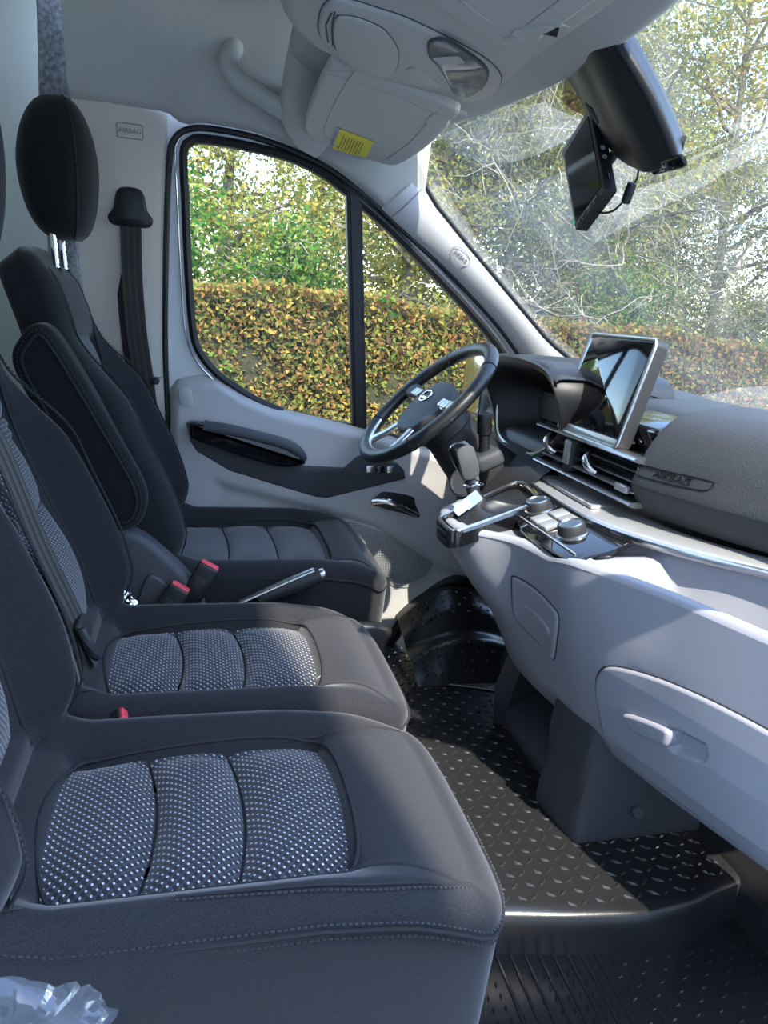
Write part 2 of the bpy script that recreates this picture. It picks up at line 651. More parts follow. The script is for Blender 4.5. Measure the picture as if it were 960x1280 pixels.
def card_y(x, z):
    t = np.interp(x, top_x, top_z)
    y = .800 - .028 * sst(0, .035, t - z)
    y -= .012 * sst(.03, .16, t - z)
    # a shallow dished field below the armrest line
    line = np.interp(x, [-.42, -.28, .02, .2, .45, .74], [.66, .575, .50, .45, .30, .2])
    y += .018 * sst(0, .03, line - z) * sst(-.36, -.30, x + (.45 - z) * .16)
    y += .02 * sst(-.425, -.447, x)
    # rounded arch over the footwell
    return y


g = G()
rows = []
for i in range(121):
    x = -.445 + 1.185 * i / 120
    z1 = np.interp(x, top_x, top_z)
    z0 = np.interp(x, bot_x, bot_z)
    rows.append([(x, card_y(x, z1 - (z1 - z0) * (j / 70) ** 1.15), z1 - (z1 - z0) * (j / 70) ** 1.15) for j in range(71)])
g.grid(rows)
g.grid([[(x, .835, np.interp(x, top_x, top_z) - .004), (x, .80, np.interp(x, top_x, top_z))] for x in np.linspace(-.445, .74, 80)])
g.obj('door_card', 'door_plastic', door, 60, label='light grey moulded inner door panel')
g = G()
g.plate(cm2([(-.421, .851), (-.389, .851), (-.384, .803), (-.416, .806)], 3), (0, .768, 0), (1, 0, 0), (0, 0, 1), .004, .002)
g.obj('screw_cover', 'door_plastic', door)
# dark wedge below the handle
g = G()
wedge = [(-.400, .755), (-.390, .70), (-.370, .668), (-.271, .610), (-.1, .559), (.0, .531), (.035, .528), (.289, .596), (.282, .625), (.258, .648), (.214, .663), (.140, .672), (.122, .664), (.083, .630), (-.038, .634), (-.242, .705)]
g.plate(wedge, (0, .778, 0), (1, 0, 0), (0, 0, 1), .022, .008, 3)
arm = g.obj('armrest', 'charcoal_plastic', door, 50, label='dark textured armrest wedge')
g = G()
g.plate([(.09, .634), (.128, .668), (.214, .660), (.256, .645), (.280, .606), (.1, .603)], (0, .757, 0), (1, 0, 0), (0, 0, 1), .004, .002)
g.obj('switch_panel', 'charcoal_plastic', arm)
for k in range(3):
    g = G()
    g.box((.165 + .034 * k, .749, .630), (.026, .012, .022), .003)
    g.obj('window_switch', 'gloss_black' if k == 1 else 'satin_silver', arm)
# pull handle: body of gloss black with a satin top blade
hpo = cm2([(-.392, .750), (-.385, .762), (-.333, .758), (-.24, .742), (-.143, .721), (-.088, .704), (-.062, .680), (-.044, .650), (-.060, .640), (-.10, .633), (-.15, .638), (-.266, .670), (-.375, .706), (-.390, .722)], 4)
g = G()
g.plate(hpo, (0, .762, 0), (1, 0, 0), (0, 0, 1), .046, .016, 4)
hd = g.obj('pull_handle', 'gloss_black', door, 60, label='gloss black curved door pull')
g = G()
tp = catmull([(-.350, .728, .752), (-.28, .722, .744), (-.18, .720, .724), (-.105, .722, .704), (-.068, .728, .680), (-.054, .740, .655)], 6)
g.tube(tp, [(.018, .010 + .006 * i / len(tp)) for i in range(len(tp))], 12, up=(0, -1, .6))
g.obj('handle_blade', 'charcoal_plastic', hd, 60)
# inner release
g = G()
RY = -.016
rel = cm2([(.179, .519), (.199, .546), (.225, .556), (.313, .541), (.326, .515), (.344, .471), (.285, .484), (.216, .500)], 4)
g.plate(offset(rel, .004), (0, .771 + RY, 0), (1, 0, 0), (0, 0, 1), .006, .003)
rb = g.obj('release_bezel', 'door_plastic', door)
g = G()
g.plate(rel, (0, .7665 + RY, 0), (1, 0, 0), (0, 0, 1), .004, .001)
g.obj('release_recess', 'black_plastic', rb)
g = G()
g.tube(catmull([(.182, .752, .520), (.225, .738, .526), (.27, .736, .510), (.335, .742, .480)], 6), [(.007, .013 - .006 * i / 18) for i in range(19)], 10)
g.obj('release_lever', 'chrome', rb, label='chrome inner door release')
# loudspeaker grille
gr = cm2([(.10, .445), (.232, .410), (.351, .380), (.400, .342), (.415, .294), (.380, .246), (.300, .230), (.17, .30)], 4)
g = G()
g.plate(offset(gr, .016), (0, .7785, 0), (1, 0, 0), (0, 0, 1), .006, .004)
sp = g.obj('speaker_surround', 'door_plastic', door)
g = G()
g.plate(gr, (0, .7735, 0), (1, 0, 0), (0, 0, 1), .003, .001)
gm = bpy.data.materials.new('grille')
gm.use_nodes = True
t = gm.node_tree
tcn = t.nodes.new('ShaderNodeTexCoord')
vo = t.nodes.new('ShaderNodeTexVoronoi')
vo.inputs['Scale'].default_value = 170
vo.inputs['Randomness'].default_value = .15
t.links.new(tcn.outputs['Object'], vo.inputs['Vector'])
rp = t.nodes.new('ShaderNodeValToRGB')
rp.color_ramp.elements[0].position = .28
rp.color_ramp.elements[0].color = (.06, .06, .065, 1)
rp.color_ramp.elements[1].position = .40
rp.color_ramp.elements[1].color = (.36, .36, .37, 1)
t.links.new(vo.outputs['Distance'], rp.inputs[0])
t.links.new(rp.outputs[0], t.nodes['Principled BSDF'].inputs['Base Color'])
MAT['grille'] = gm
g.obj('speaker_grille', 'grille', sp)
# black seal around the footwell end of the door aperture
g = G()
g.tube(catmull([(.26, .80, -.02), (.30, .79, .03), (.335, .79, .095), (.40, .79, .168), (.474, .79, .222), (.56, .79, .243), (.65, .79, .21), (.75, .79, .13)], 6), (.028, .022), 10, up=(0, 1, 0))
g.obj('sill_seal', 'rubber_seal', door)

# ---- body side behind and above the door --------------------------------
wl = thing('wall_left', (-.58, .86, .1), 'beige pillar trim beside the driver door with belt anchorage', 'wall', kind='structure')
g = G()
rows = []
for i in range(41):
    z = .0 + 1.60 * i / 40
    yb = wy(z) - .012
    rows.append([(-.705, yb, z), (-.68, yb, z), (-.60, yb - .002, z), (-.52, yb, z), (-.480, yb + .002, z), (-.462, yb + .006, z), (-.452, yb + .014, z)])
g.grid(rows)
g.obj('pillar_trim', 'pillar_plastic', wl, 60)
g = G()
g.box((-.545, wy(1.515) - .014, 1.515), (.066, .004, .036), .0018, Matrix.Rotation(math.radians(6), 3, 'X'))
ab = g.obj('airbag_tab', 'pillar_plastic', wl)
g = G()
g.tube([(-.545 + a, wy(1.515 + b) - .0165, 1.515 + b) for a, b in rrect(-.032, .032, -.017, .017, .005, 4)], .0011, 5, closed=True)
g.obj('tab_outline', 'emboss', ab)
text_mesh('airbag_lettering', 'AIRBAG', .0165, 'emboss', (-.545, wy(1.515) - .0172, 1.515), (1, 0, 0), (0, .1, 1), ab, .001)
# lower pillar break
g = G()
g.tube([(-.70, wy(.88) - .0125, .884), (-.47, wy(.88) - .0125, .880)], .002, 5)
g.obj('trim_joint', 'emboss', wl)
# grey carpet-felt strip between pillar and bulkhead
g = G()
rows = []
for i in range(31):
    z = .6 + 1.32 * i / 30
    w_ = .004 * math.sin(z * 19) + .002 * math.sin(z * 47)
    yb = wy(min(z, 1.6)) - .02
    rows.append([(-.760 + w_ * .4, yb + .02, z), (-.752 + w_ * .4, yb - .012, z), (-.715, yb - .016, z), (-.684 + w_, yb - .010, z), (-.676 + w_, yb + .02, z)])
g.grid(rows)
g.obj('felt_strip', 'felt', wl, 60, label='marled grey felt strip')

# cove above the door and roof lining
ce = thing('ceiling', (-.3, .3, 1.6), 'grey moulded roof lining and header above the windscreen', 'ceiling', kind='structure')
g = G()
rows = []
secs = np.linspace(-.69, .26, 40)
sx = [p[0] for p in seal_xz if p[1] > 1.30]
sz = [p[1] for p in seal_xz if p[1] > 1.30]
for x in secs:
    if x < -.462:
        zb = 1.572
    else:
        zb = max(1.572 - .02 * sst(-.462, -.40, x), 0)
        zb = min(zb, 1.553 if x > -.43 else 1.572)
    zs = np.interp(x, sx, sz) + .010 if x > -.40 else zb
    zb = zs if x > -.40 else zb
    yb = wy(zb) - (.006 if x > -.455 else .012)
    d = 1.572 - zb
    # the lining swells into a broad rounded rib round the door head
    rib = .025 * math.exp(-((x + .40) / .06) ** 2)
    rows.append([(x, yb, zb), (x, yb - .016 - rib * .3, zb + .016), (x, yb - .03 - rib, zb + .06 + d * .15), (x, yb - .045 - rib, zb + .12 + d * .3), (x, yb - .075, zb + .19 + d * .6),
                 (x, .61, zb + .265 + d), (x, .48, 1.892), (x, .25, 1.915), (x, 0, 1.92), (x, -.4, 1.91), (x, -.70, 1.86), (x, -.81, 1.76), (x, -.85, 1.62), (x, -.865, 1.56)])
g.grid([catmull(r_, 4) for r_ in rows])
g.obj('roof_lining', 'headliner', ce, 70)

# ---- bulkhead -----------------------------------------------------------
wr = thing('wall_rear', (-1.1, 0, 0), 'pale grey bulkhead panel behind the seats', 'wall', kind='structure')
g = G()
g.box((-1.105, 0, .92), (.05, 1.76, 2.1), .01)
g.obj('bulkhead_panel', 'bulkhead', wr)
for k in range(4):
    g = G()
    g.tube([(-1.079, .62 - .42 * k, .1), (-1.079, .62 - .42 * k, 1.85)], (.012, .004), 8, up=(1, 0, 0))
    g.obj('pressed_rib', 'bulkhead', wr)

g = G()
g.box((-.88, .855, .95), (.46, .03, 2.05), .005)
g.box((-.88, 0, 1.955), (.46, 1.74, .03), .005)
g.obj('bulkhead_return', 'bulkhead', wr)

# ---- A-pillar trims -----------------------------------------------------
ws_z = [.90, .98, 1.066, 1.20, 1.326, 1.426, 1.505, 1.56, 1.62]
ws_x = [.93, .84, .70, .545, .400, .290, .228, .19, .15]


def ws_edge(z):
    return float(np.interp(z, ws_z, ws_x))


def ws_pt(y, z):
    e = min(1.0, abs(y + .055) / .79)
    return Vector((ws_edge(z) + .20 * (1 - e ** 2.2), y, z + .01 * (1 - e * e)))


def a_pillar(name, sgn, label):
    t_ = thing(name, (.75, .76 * sgn, .9), label, 'pillar trim', kind='structure')
    sl_ = [(a, b) for a, b in seal_xz if .12 < a < .78 and b < 1.45]
    sl_ = [(p.x, p.y) for p in resample([(a, b, 0) for a, b in sl_], 24)]
    zz = np.linspace(1.497, .93, 24)
    rows = []
    for (a, b), z in zip(sl_, zz):
        p0 = Vector((a, wy(b) - .010, b))
        p1 = Vector((ws_edge(z) + .004, .722, z))
        mid = p0.lerp(p1, .5)
        d = (p1 - p0)
        n_ = Vector((0, -1, -.15)).normalized()
        w_ = d.length
        row = []
        for q in np.linspace(0, 1, 13):
            c = p0.lerp(p1, q) + n_ * (.022 * math.sin(math.pi * q) ** .7)
            row.append((c.x, c.y if sgn > 0 else -c.y - .11, c.z))
        rows.append(row)
    g = G()
    g.grid(rows, flip=sgn < 0)
    g.obj('pillar_cover', 'a_pillar_plastic', t_, 70)
    g = G()
    g.tube([(r_[-1][0] + .004, r_[-1][1] - .002 * sgn, r_[-1][2]) for r_ in rows], .0065, 8)
    g.obj('glass_seal', 'rubber_seal', t_)
    g = G()
    g.tube([Vector(p) + V(0, -.001 * sgn, 0) for p in rows[1]], .0022, 6)
    g.obj('trim_joint', 'emboss', t_)
    return t_, rows


ap, aprows = a_pillar('trim_1', 1, 'pale grey pillar trim between side window and windscreen, airbag oval moulded in')
g = G()
c0 = Vector((.262, .728, 1.393))
ux = Vector((.55, .06, -.42)).normalized()
uy = Vector((.42, -.1, .55)).normalized()
nn = ux.cross(uy)
if nn.y > 0: nn = -nn
c0 = Vector(aprows[7][7]) + nn * .002
g.tube([c0 + ux * .036 * math.cos(a) + uy * .018 * math.sin(a) for a in np.linspace(0, 2 * math.pi, 33)[:-1]], .0011, 5, closed=True)
ov = g.obj('airbag_oval', 'emboss', ap)
text_mesh('airbag_lettering', 'AIRBAG', .0145, 'emboss', c0, ux, uy, ov, .0016)
a_pillar('trim_2', -1, 'pale grey pillar trim on the passenger side of the windscreen')

# ---- windscreen ---------------------------------------------------------
wsn = thing('window_1', (.9, 0, .95), 'large dusty raked windscreen above the dashboard', 'windscreen', kind='structure')
g = G()
rows = [[ws_pt(y, z) for y in np.linspace(-.845, .735, 44)] for z in np.linspace(.92, 1.64, 24)]
g.grid(rows)
g.obj('windscreen_pane', 'windscreen_glass', wsn, 60)
g = G()
g.tube([ws_pt(y, 1.635) + V(-.004, 0, 0) for y in np.linspace(-.845, .735, 44)], .009, 8)
g.obj('windscreen_seal', 'rubber_seal', wsn)
# roof header following the glass, up to the overhead shelf
g = G()
rows = []
for y in np.linspace(-.86, .74, 48):
    p = ws_pt(y, 1.64) + V(.02, 0, .015)
    q = ws_pt(y, 1.60)
    e = sst(.52, .74, abs(y))
    zt = 1.625 - .10 * e
    rows.append([p + V(0, 0, .02), p + V(-.012, 0, -.012), Vector((q.x - .03, y, q.z - .02)), Vector((q.x - .10, y, q.z - .02 - .05 * e)), Vector((.06, y, zt - .01)), Vector((-.14, y, zt + .05)), Vector((-.16, y, zt + .12))])
g.grid([catmull(r_, 4) for r_ in rows], flip=True)
g.obj('header_lining', 'headliner', ce, 70)

# ---- floor --------------------------------------------------------------
fl = thing('floor', (.2, 0, 0), 'black rubber cab floor with raised tread pattern and lower entry step', 'floor', kind='structure')


def edge_y(x):       # near edge of the cab floor above the entry step
    return float(np.interp(x, [-.3, .0, .19, .33, .477, .60, .70, .9], [-.42, -.42, -.428, -.455, -.475, -.468, -.44, -.40]))


g = G()
rows = []
for i in range(60):
    x = -.9 + 1.75 * i / 59
    e = edge_y(x)
    col_ = [(x, e - .005, -.20), (x, e - .004, -.02), (x, e - .002, .008), (x, e + .008, .018), (x, e + .03, .020)]
    col_ += [(x, e + .03 + (.80 - e - .03) * k / 20, .020 - .02 * sst(.18, .26, e + .03 + (.80 - e - .03) * k / 20)) for k in range(1, 21)]
    rows.append(col_)
g.grid(rows, flip=True)
g.obj('rubber_mat', 'rubber_mat', fl, 50)
g = G()
g.box((.15, -.68, -.095), (2.0, .56, .04), .005)
g.obj('entry_step', 'rubber_mat', fl)
g = G()
g.box((.0, .86, -.10), (2.0, .18, .18), .01)
g.obj('door_sill', 'rubber_mat', fl)
# toe board rising under the dash
g = G()
rows = []
for y in np.linspace(-.80, .80, 24):
    rows.append([(.74 + .08 * sst(-.4, -.8, y), y, -.22), (.745, y, .0), (.752, y, .020), (.765, y, .034), (.86, y, .12), (.96, y, .40), (.98, y, .9)])
g.grid(rows, flip=True)
g.obj('toe_board', 'rubber_mat', fl, 60)


def lozenge(g_, c, ux, uy, L=.0140, w=.0048, h=.0034):
    n_ = ux.cross(uy)
    v = [c + ux * L, c + uy * w, c - ux * L, c - uy * w, c + n_ * h + ux * L * .5, c + n_ * h - ux * L * .5]
    g_.add(v, [(0, 1, 4), (1, 5, 4), (1, 2, 5), (2, 3, 5), (3, 4, 5), (3, 0, 4)])


g = G()
pit = .031
i0 = 0
for ix in range(-8, 24):
    for iy in range(-17, 30):
        x, y = .10 + ix * pit, iy * pit
        if x > .74: continue
        e = edge_y(x)
        if y < e + .02 or y > .76: continue
        a = math.radians(35 if (ix + iy) % 2 else -35)
        zz_ = .020 - .02 * sst(.18, .26, y)
        lozenge(g, Vector((x, y, zz_)), Vector((math.cos(a), math.sin(a), 0)), Vector((-math.sin(a), math.cos(a), 0)))
for iy in range(-28, 28):         # on the toe board
    for k in range(0, 5):
        y = iy * pit
        d = Vector((.095, 0, .086)).normalized()
        c = Vector((.765, y, .034)) + d * (k * pit + .012)
        a = math.radians(35 if (iy + k) % 2 else -35)
        s_ = Vector((0, 1, 0))
        lozenge(g, c, d * math.cos(a) - s_ * math.sin(a), d * -math.sin(a) - s_ * math.cos(a))
g.obj('tread_pattern', 'rubber_mat', fl, None, kind='stuff', label='raised lozenge treads on black rubber')
g = G()
for ix in range(-2, 32):
    for iy in range(0, 12):
        x, y = .10 + ix * pit * .8, -.50 - iy * pit * .8
        a = math.radians(62 if (ix + iy) % 2 else 20)
        if x < .40:
            a = math.radians(75)
        lozenge(g, Vector((x, y, -.075)), Vector((math.cos(a), math.sin(a), 0)), Vector((-math.sin(a), math.cos(a), 0)), .009, .003, .0025)
g.obj('step_tread', 'rubber_mat', fl, None, kind='stuff')
for k in range(9):
    g = G()
    x = .20 + .0285 * k + (.03 if k == 8 else 0)
    g.tube([(x, -.44, -.075), (x - .02, -.95, -.075)], (.004, .003), 6)
    g.obj('step_rib', 'rubber_mat', fl)
# moulded rubber hump in the driver's footwell over the wheel arch
g = G()
rows = []
for i in range(25):
    t = i / 24
    x = .30 + .42 * t
    h = .215 * math.sin(math.pi * min(1, .12 + t * .80)) ** .8
    rows.append([(x, .80, h + .015), (x, .745, h + .010), (x, .725, h), (x, .66, h * .80), (x, .62, h * .55), (x, .57, h * .50), (x, .53, h * .30), (x, .47, .004)])
g.grid([catmull(r_, 3) for r_ in rows], flip=True)
g.obj('wheel_arch_mat', 'rubber_mat', fl, 60)
g = G()
for ix in range(14):
    for iy in range(4):
        x = .335 + ix * .026
        t = (x - .30) / .42
        h = .215 * math.sin(math.pi * min(1, .12 + t * .80)) ** .8
        y = .722 - iy * .021
        z = np.interp(y, [.62, .66, .725], [h * .55, h * .80, h]) + .002
        a = math.radians(35 if (ix + iy) % 2 else -35)
        sl2 = (h - h * .8) / .065
        ey = Vector((0, 1, sl2)).normalized()
        lozenge(g, Vector((x, y, z)), Vector((math.cos(a), 0, 0)) + ey * math.sin(a), ey * math.cos(a) - Vector((math.sin(a), 0, 0)), .010, .0036, .003)
        y2 = .565 - iy * .022
        z2 = np.interp(y2, [.47, .53, .57], [.004, h * .30, h * .50]) + .003
        lozenge(g, Vector((x, y2, z2)), Vector((math.cos(a), math.sin(a), math.sin(a) * .8)).normalized(), Vector((-math.sin(a), math.cos(a), .8 * math.cos(a))).normalized(), .010, .0036, .003)
g.obj('arch_tread', 'rubber_mat', fl, None, kind='stuff')
g = G()
g.tube(catmull([(.30, .50, .004), (.42, .47, .004), (.54, .42, .004), (.62, .34, .004)], 6), .004, 6)
g.obj('mat_ridge', 'rubber_mat', fl)

# ================================================================ SEATS
def smooth_path(pts, n=6, closed=False):
    return [(p.x, p.y) for p in catmull([(a, b, 0) for a, b in pts], n, closed)]


def seam_on(g_, path, H, frame, r=.0022, lift=.0005):
    o, ua, ub, uh = [Vector(q) for q in frame]
    g_.tube([o + ua * a + ub * b + uh * (H(a, b) + lift) for a, b in path], r, 6, up=uh)


def stitches(g_, path, H, frame, pitch=.0075, L=.0042, w=.0011, lift=.0012):
    o, ua, ub, uh = [Vector(q) for q in frame]
    P = [o + ua * a + ub * b + uh * (H(a, b) + lift) for a, b in path]
    tot = sum((P[i + 1] - P[i]).length for i in range(len(P) - 1))
    n = int(tot / pitch)
    Q = resample(P, n * 2 + 1)
    for i in range(n):
        a, b = Q[2 * i], Q[2 * i + 1]
        d = (b - a).normalized()
        g_.box(a + d * L * .5, (L, w * 2, w * 1.4), 0, Matrix((d, uh.cross(d).normalized(), uh)).transposed())


def cloth_panel(name, corners, H, frame, parent, mat_, bulge=.010, bow0=0.0, bow1=0.0, rc=None, n=22):
    """quilted panel; corners = (a0, a1, half width at a0, half width at a1, centre b); bow = how far the end edges arch"""
    a0, a1, w0, w1, bc = corners
    o, ua, ub, uh = [Vector(q) for q in frame]
    pts, uv = [], []
    a0, a1 = a0 + .0022, a1 - .0022
    for i in range(n + 1):
        u = i / n
        for j in range(n + 1):
            v = j / n * 2 - 1
            w_ = w0 + (w1 - w0) * u
            e = 1 - v * v
            a = (a0 + bow0 * e) * (1 - u) + (a1 + bow1 * e) * u
            # rounded outer corners
            ee = max(0, 1 - 2 * u) if rc == 'a' else max(0, 2 * u - 1) if rc == 'b' else 0
            b = bc + v * w_ * (1 - .06 * ee ** 5)
            h = H(a, b) + bulge * ((1 - abs(2 * u - 1) ** 2.8) * (1 - abs(v) ** 6)) - .009
            pts.append(o + ua * a + ub * b + uh * h)
            uv.append((a, b))
    g_ = G()
    g_.grid([pts[i * (n + 1):(i + 1) * (n + 1)] for i in range(n + 1)], flip=ua.cross(ub).dot(uh) < 0)
    return g_.obj(name, mat_, parent, 80, uv=uv)


def headrest(parent, c, tilt, hw, hh, ht, mat_='fabric_dark', posts=True, pl=.09):
    """egg-shaped headrest, front towards +X"""
    R_ = Matrix.Rotation(-tilt, 3, 'Y')
    c = Vector(c)

    def surf(th, ph, k=1.0):
        z = math.cos(th)
        rr = max(.02, math.sin(th)) ** .62 * (1 - .18 * max(0, z) ** 1.6) * k
        x, y = math.cos(ph), math.sin(ph)
        x = math.copysign(abs(x) ** .75, x)
        y = math.copysign(abs(y) ** .75, y)
        xx = x * ht * rr * ((.75 + .10 * z) if x > 0 else 1)
        return c + R_ @ Vector((xx, y * hw * rr, z * hh * (1 + (k - 1) * .5)))
    g_ = G()
    g_.grid([[surf(math.pi * i / 26, 2 * math.pi * k / 40) for k in range(40)] for i in range(1, 26)], cv=True, cap0=True, cap1=True, flip=True)
    hr = g_.obj('headrest', mat_, parent, 80)
    g_ = G()
    ths = np.linspace(.22, math.pi - .22, 30)
    g_.tube([surf(t_, 1.05, 1.004) for t_ in ths] + [surf(t_, -1.05, 1.004) for t_ in ths[::-1]], .0024, 6, closed=True)
    g_.obj('piping', 'seam', hr)
    if posts:
        for s_ in (-1, 1):
            g_ = G()
            p1 = c + R_ @ Vector((-.03, s_ * hw * .42, -hh * .80))
            p0 = p1 + R_ @ Vector((0, 0, -pl - hh * .2))
            g_.cyl(p0, p1, .0075, n=14)
            po = g_.obj('headrest_post', 'chrome', parent)
            if s_ < 0 or True:
                g_ = G()
                for q in range(4):
                    pz = p0.lerp(p1, .28 + .14 * q)
                    g_.box(pz + V(.007, 0, 0), (.004, .009, .004), .001)
                g_.obj('notch', 'black_plastic', po)
            g_ = G()
            g_.cyl(p0 + R_ @ V(0, 0, .005), p0 + R_ @ V(0, 0, .028), .016, .013, 14, .003)
            g_.obj('post_guide', 'black_plastic', parent)
    return hr


def make_seat(label, group, xr, xf, y0, y1, ztop, zbase, back_o, recline, back_L, wb, wt, cloth, bol=.03, back_bol=.06, hr_c=None, hr_sz=(.135, .165, .075), kind='bench', parent_name='van_seat', nearf=1.0, ins=None, stitched=False):
    yc = (y0 + y1) / 2
    Wd = y1 - y0
    Lc = xf - xr
    s_ = thing(parent_name, ((xr + xf) / 2, yc, zbase), label, 'seat', group)
    fr = ((xr, yc, ztop), (1, 0, 0), (0, 1, 0), (0, 0, 1))
    a0, a1, a2, a3 = ins          # insert start, two channels and end along the cushion
    hwI = Wd * .335

    def H(a, b):
        e = abs(b) / (Wd / 2)
        h = bol * sst(.60, .86, e) * (1 - sst(a3 - .06, a3 + .13, a))
        h += bol * .8 * (1 - sst(.02, .10, a))
        h -= .012 * (1 - sst(.60, .72, e)) * sst(a0 - .02, a0 + .01, a) * (1 - sst(a3 - .01, a3 + .02, a))
        h -= .050 * sst(a3 + .06, Lc + .02, a) ** 1.6
        h += .010 * math.exp(-((a - a3 - .06) / .05) ** 2) * (1 - .5 * e * e)
        h -= .012 * sst(.86, 1.0, e)
        return h
    out = smooth_path([(0, -Wd / 2 + .02), (.06, -Wd / 2), (Lc * .6, -Wd / 2), (Lc - .075, -Wd / 2 + .008), (Lc - .022, -Wd / 2 + .035), (Lc - .004, -Wd / 2 + .10), (Lc, 0),
                       (Lc - .004, Wd / 2 - .10), (Lc - .022, Wd / 2 - .035), (Lc - .075, Wd / 2 - .008), (Lc * .6, Wd / 2), (.06, Wd / 2), (0, Wd / 2 - .02), (-.01, 0)], 10, True)
    g_ = G()
    def Hc(a, b):           # foam under the quilted insert sits lower
        e = abs(b) / (Wd / 2)
        return H(a, b) - .012 * (1 - sst(.58, .68, e)) * sst(a0 - .01, a0 + .012, a) * (1 - sst(a3 - .005, a3 + .018, a))
    g_.pad(out, Hc, .042, zbase - ztop, fr, nr=40, nrd=8, N=200, taper=.015)
    cu = g_.obj('cushion', 'fabric', s_, 80)
    # quilted insert
    b1 = .020 if kind == 'bench' else .012
    cloth_panel('insert_panel', (a0, a1, hwI * .88, hwI * .97, 0), H, fr, s_, cloth, .023, -.016, b1, 'a')
    cloth_panel('insert_panel', (a1, a2, hwI * .97, hwI, 0), H, fr, s_, cloth, .023, b1, b1)
    cloth_panel('insert_panel', (a2, a3, hwI, hwI * .96, 0), H, fr, s_, cloth, .023, b1, b1, 'b')
    g_ = G()
    loop = smooth_path([(a0 - .016, 0), (a0 + .006, -hwI * .80), (a0 + .05, -hwI * .95), (a2, -hwI * 1.02), (a3 - .03, -hwI * .99), (a3 + .012, -hwI * .82), (a3 + .024 if kind == 'bench' else a3 + .018, 0),
                        (a3 + .012, hwI * .82), (a3 - .03, hwI * .99), (a2, hwI * 1.02), (a0 + .05, hwI * .95), (a0 + .006, hwI * .80)], 8, True)
    seam_on(g_, loop + loop[:1], H, fr, .0028)
    g_.obj('insert_seam', 'seam', cu)
    # bolster seams that sweep out to the front corners, and the welt round the edge
    for sg in (-1, 1):
        g_ = G()
        p = smooth_path([(a3 - .03, sg * hwI * 1.0), (a3 + .02, sg * hwI * .99), (a3 + .08, sg * hwI * 1.06), (Lc - .06, sg * Wd * .40)], 8)
        seam_on(g_, p, H, fr, .0024)
        g_.obj('bolster_seam', 'seam', cu)
    # side welt with stitching, low on the flank
    Hside = lambda a, b: H(a, b) - .030
    for sg in (-1, 1):
        p = smooth_path([(.03, sg * (Wd / 2 - .004)), (Lc * .5, sg * (Wd / 2 + .0004)), (Lc - .11, sg * (Wd / 2 + .0006)), (Lc - .045, sg * (Wd / 2 - .010)), (Lc - .012, sg * (Wd / 2 - .05)), (Lc - .001, sg * (Wd / 2 - .11)), (Lc + .0015, 0)], 8)
        hh_ = lambda a, b: H(min(a, Lc - .042), max(-Wd / 2 + .042, min(Wd / 2 - .042, b))) - .036
        g_ = G()
        seam_on(g_, p, hh_, fr, .0026)
        g_.obj('side_welt', 'seam', cu)
        if sg < 0 and stitched:
            for off in (.010, -.010):
                g_ = G()
                stitches(g_, p, (lambda o_: (lambda a, b: hh_(a, b) + o_))(off), fr, lift=.0)
                g_.obj('stitching', 'thread', cu, None, kind='stuff')
            # second double line of topstitching on the upper face
            p2 = smooth_path([(a1 + .05, -Wd / 2 + .040), (a3, -Wd / 2 + .030), (Lc - .12, -Wd / 2 + .038), (Lc - .06, -Wd / 2 + .055)], 10)
            g_ = G()
            seam_on(g_, p2, H, fr, .0018)
            g_.obj('top_seam', 'seam', cu)
            g_ = G()
            stitches(g_, [(a, b - .007) for a, b in p2], H, fr, lift=.0008)
            g_.obj('stitching', 'thread', cu, None, kind='stuff')
    # ---- backrest
    ca, sa = math.cos(recline), math.sin(recline)
    bf = (Vector((back_o[0], yc, back_o[1])), Vector((-sa, 0, ca)), Vector((0, 1, 0)), Vector((ca, 0, sa)))
    LB = back_L

    def HB(a, b):
        t = a / LB
        hw_ = np.interp(t, [0, .5, .72, 1], [wb, wb * 1.02, (wb + wt) / 2, wt])
        e = abs(b) / hw_
        up_ = sst(-.05, .12, t) * (1 - sst(.50, .80, t))
        h = back_bol * sst(.60, .88, e) * up_ * (nearf if b < 0 else 1.0)
        h -= .010 * (1 - sst(.58, .66, e)) * sst(.06, .10, t) * (1 - sst(.70, .73, t))
        h += .020 * (1 - e * e) * sst(.70, .8, t) * (1 - sst(.9, 1.02, t))
        h += .018 * math.exp(-((t - .22) / .18) ** 2)
        h -= .030 * sst(.86, 1.0, t)
        return h
    out = smooth_path([(0, -wb + .03), (.08, -wb), (LB * .45, -wb * 1.02), (LB * .62, -(wb * .62 + wt * .38)), (LB * .80, -wt * 1.02), (LB * .93, -wt * .93), (LB - .012, -wt * .70), (LB, 0),
                       (LB - .012, wt * .70), (LB * .93, wt * .93), (LB * .80, wt * 1.02), (LB * .62, wb * .62 + wt * .38), (LB * .45, wb * 1.02), (.08, wb), (0, wb - .03), (-.01, 0)], 10, True)
    g_ = G()
    def HBc(a, b):
        t = a / LB
        return HB(a, b) - .010 * (1 - sst(.50, .58, abs(b) / wb)) * sst(.07, .10, t) * (1 - sst(.70, .725, t))
    g_.pad(out, HBc, .040, -.10, bf, nr=36, nrd=8, N=200, taper=.02)
    bk = g_.obj('backrest', 'fabric', s_, 80)
    hb = wb * .58
    cuts = (.08, .40, .575, .60, .625, .72) if kind == 'bench' else (.08, .40, .58, .72)
    for k in range(len(cuts) - 1):
        small = cuts[k + 1] - cuts[k] < .05
        t0, t1 = cuts[k] * LB, cuts[k + 1] * LB
        cloth_panel('back_panel', (t0, t1, hb * (1 - .10 * cuts[k]), hb * (1 - .10 * cuts[k + 1]), 0), HB, bf, s_, cloth, .018 if not small else .013, -.012 if k else -.004, -.012 if k < len(cuts) - 2 else .012)
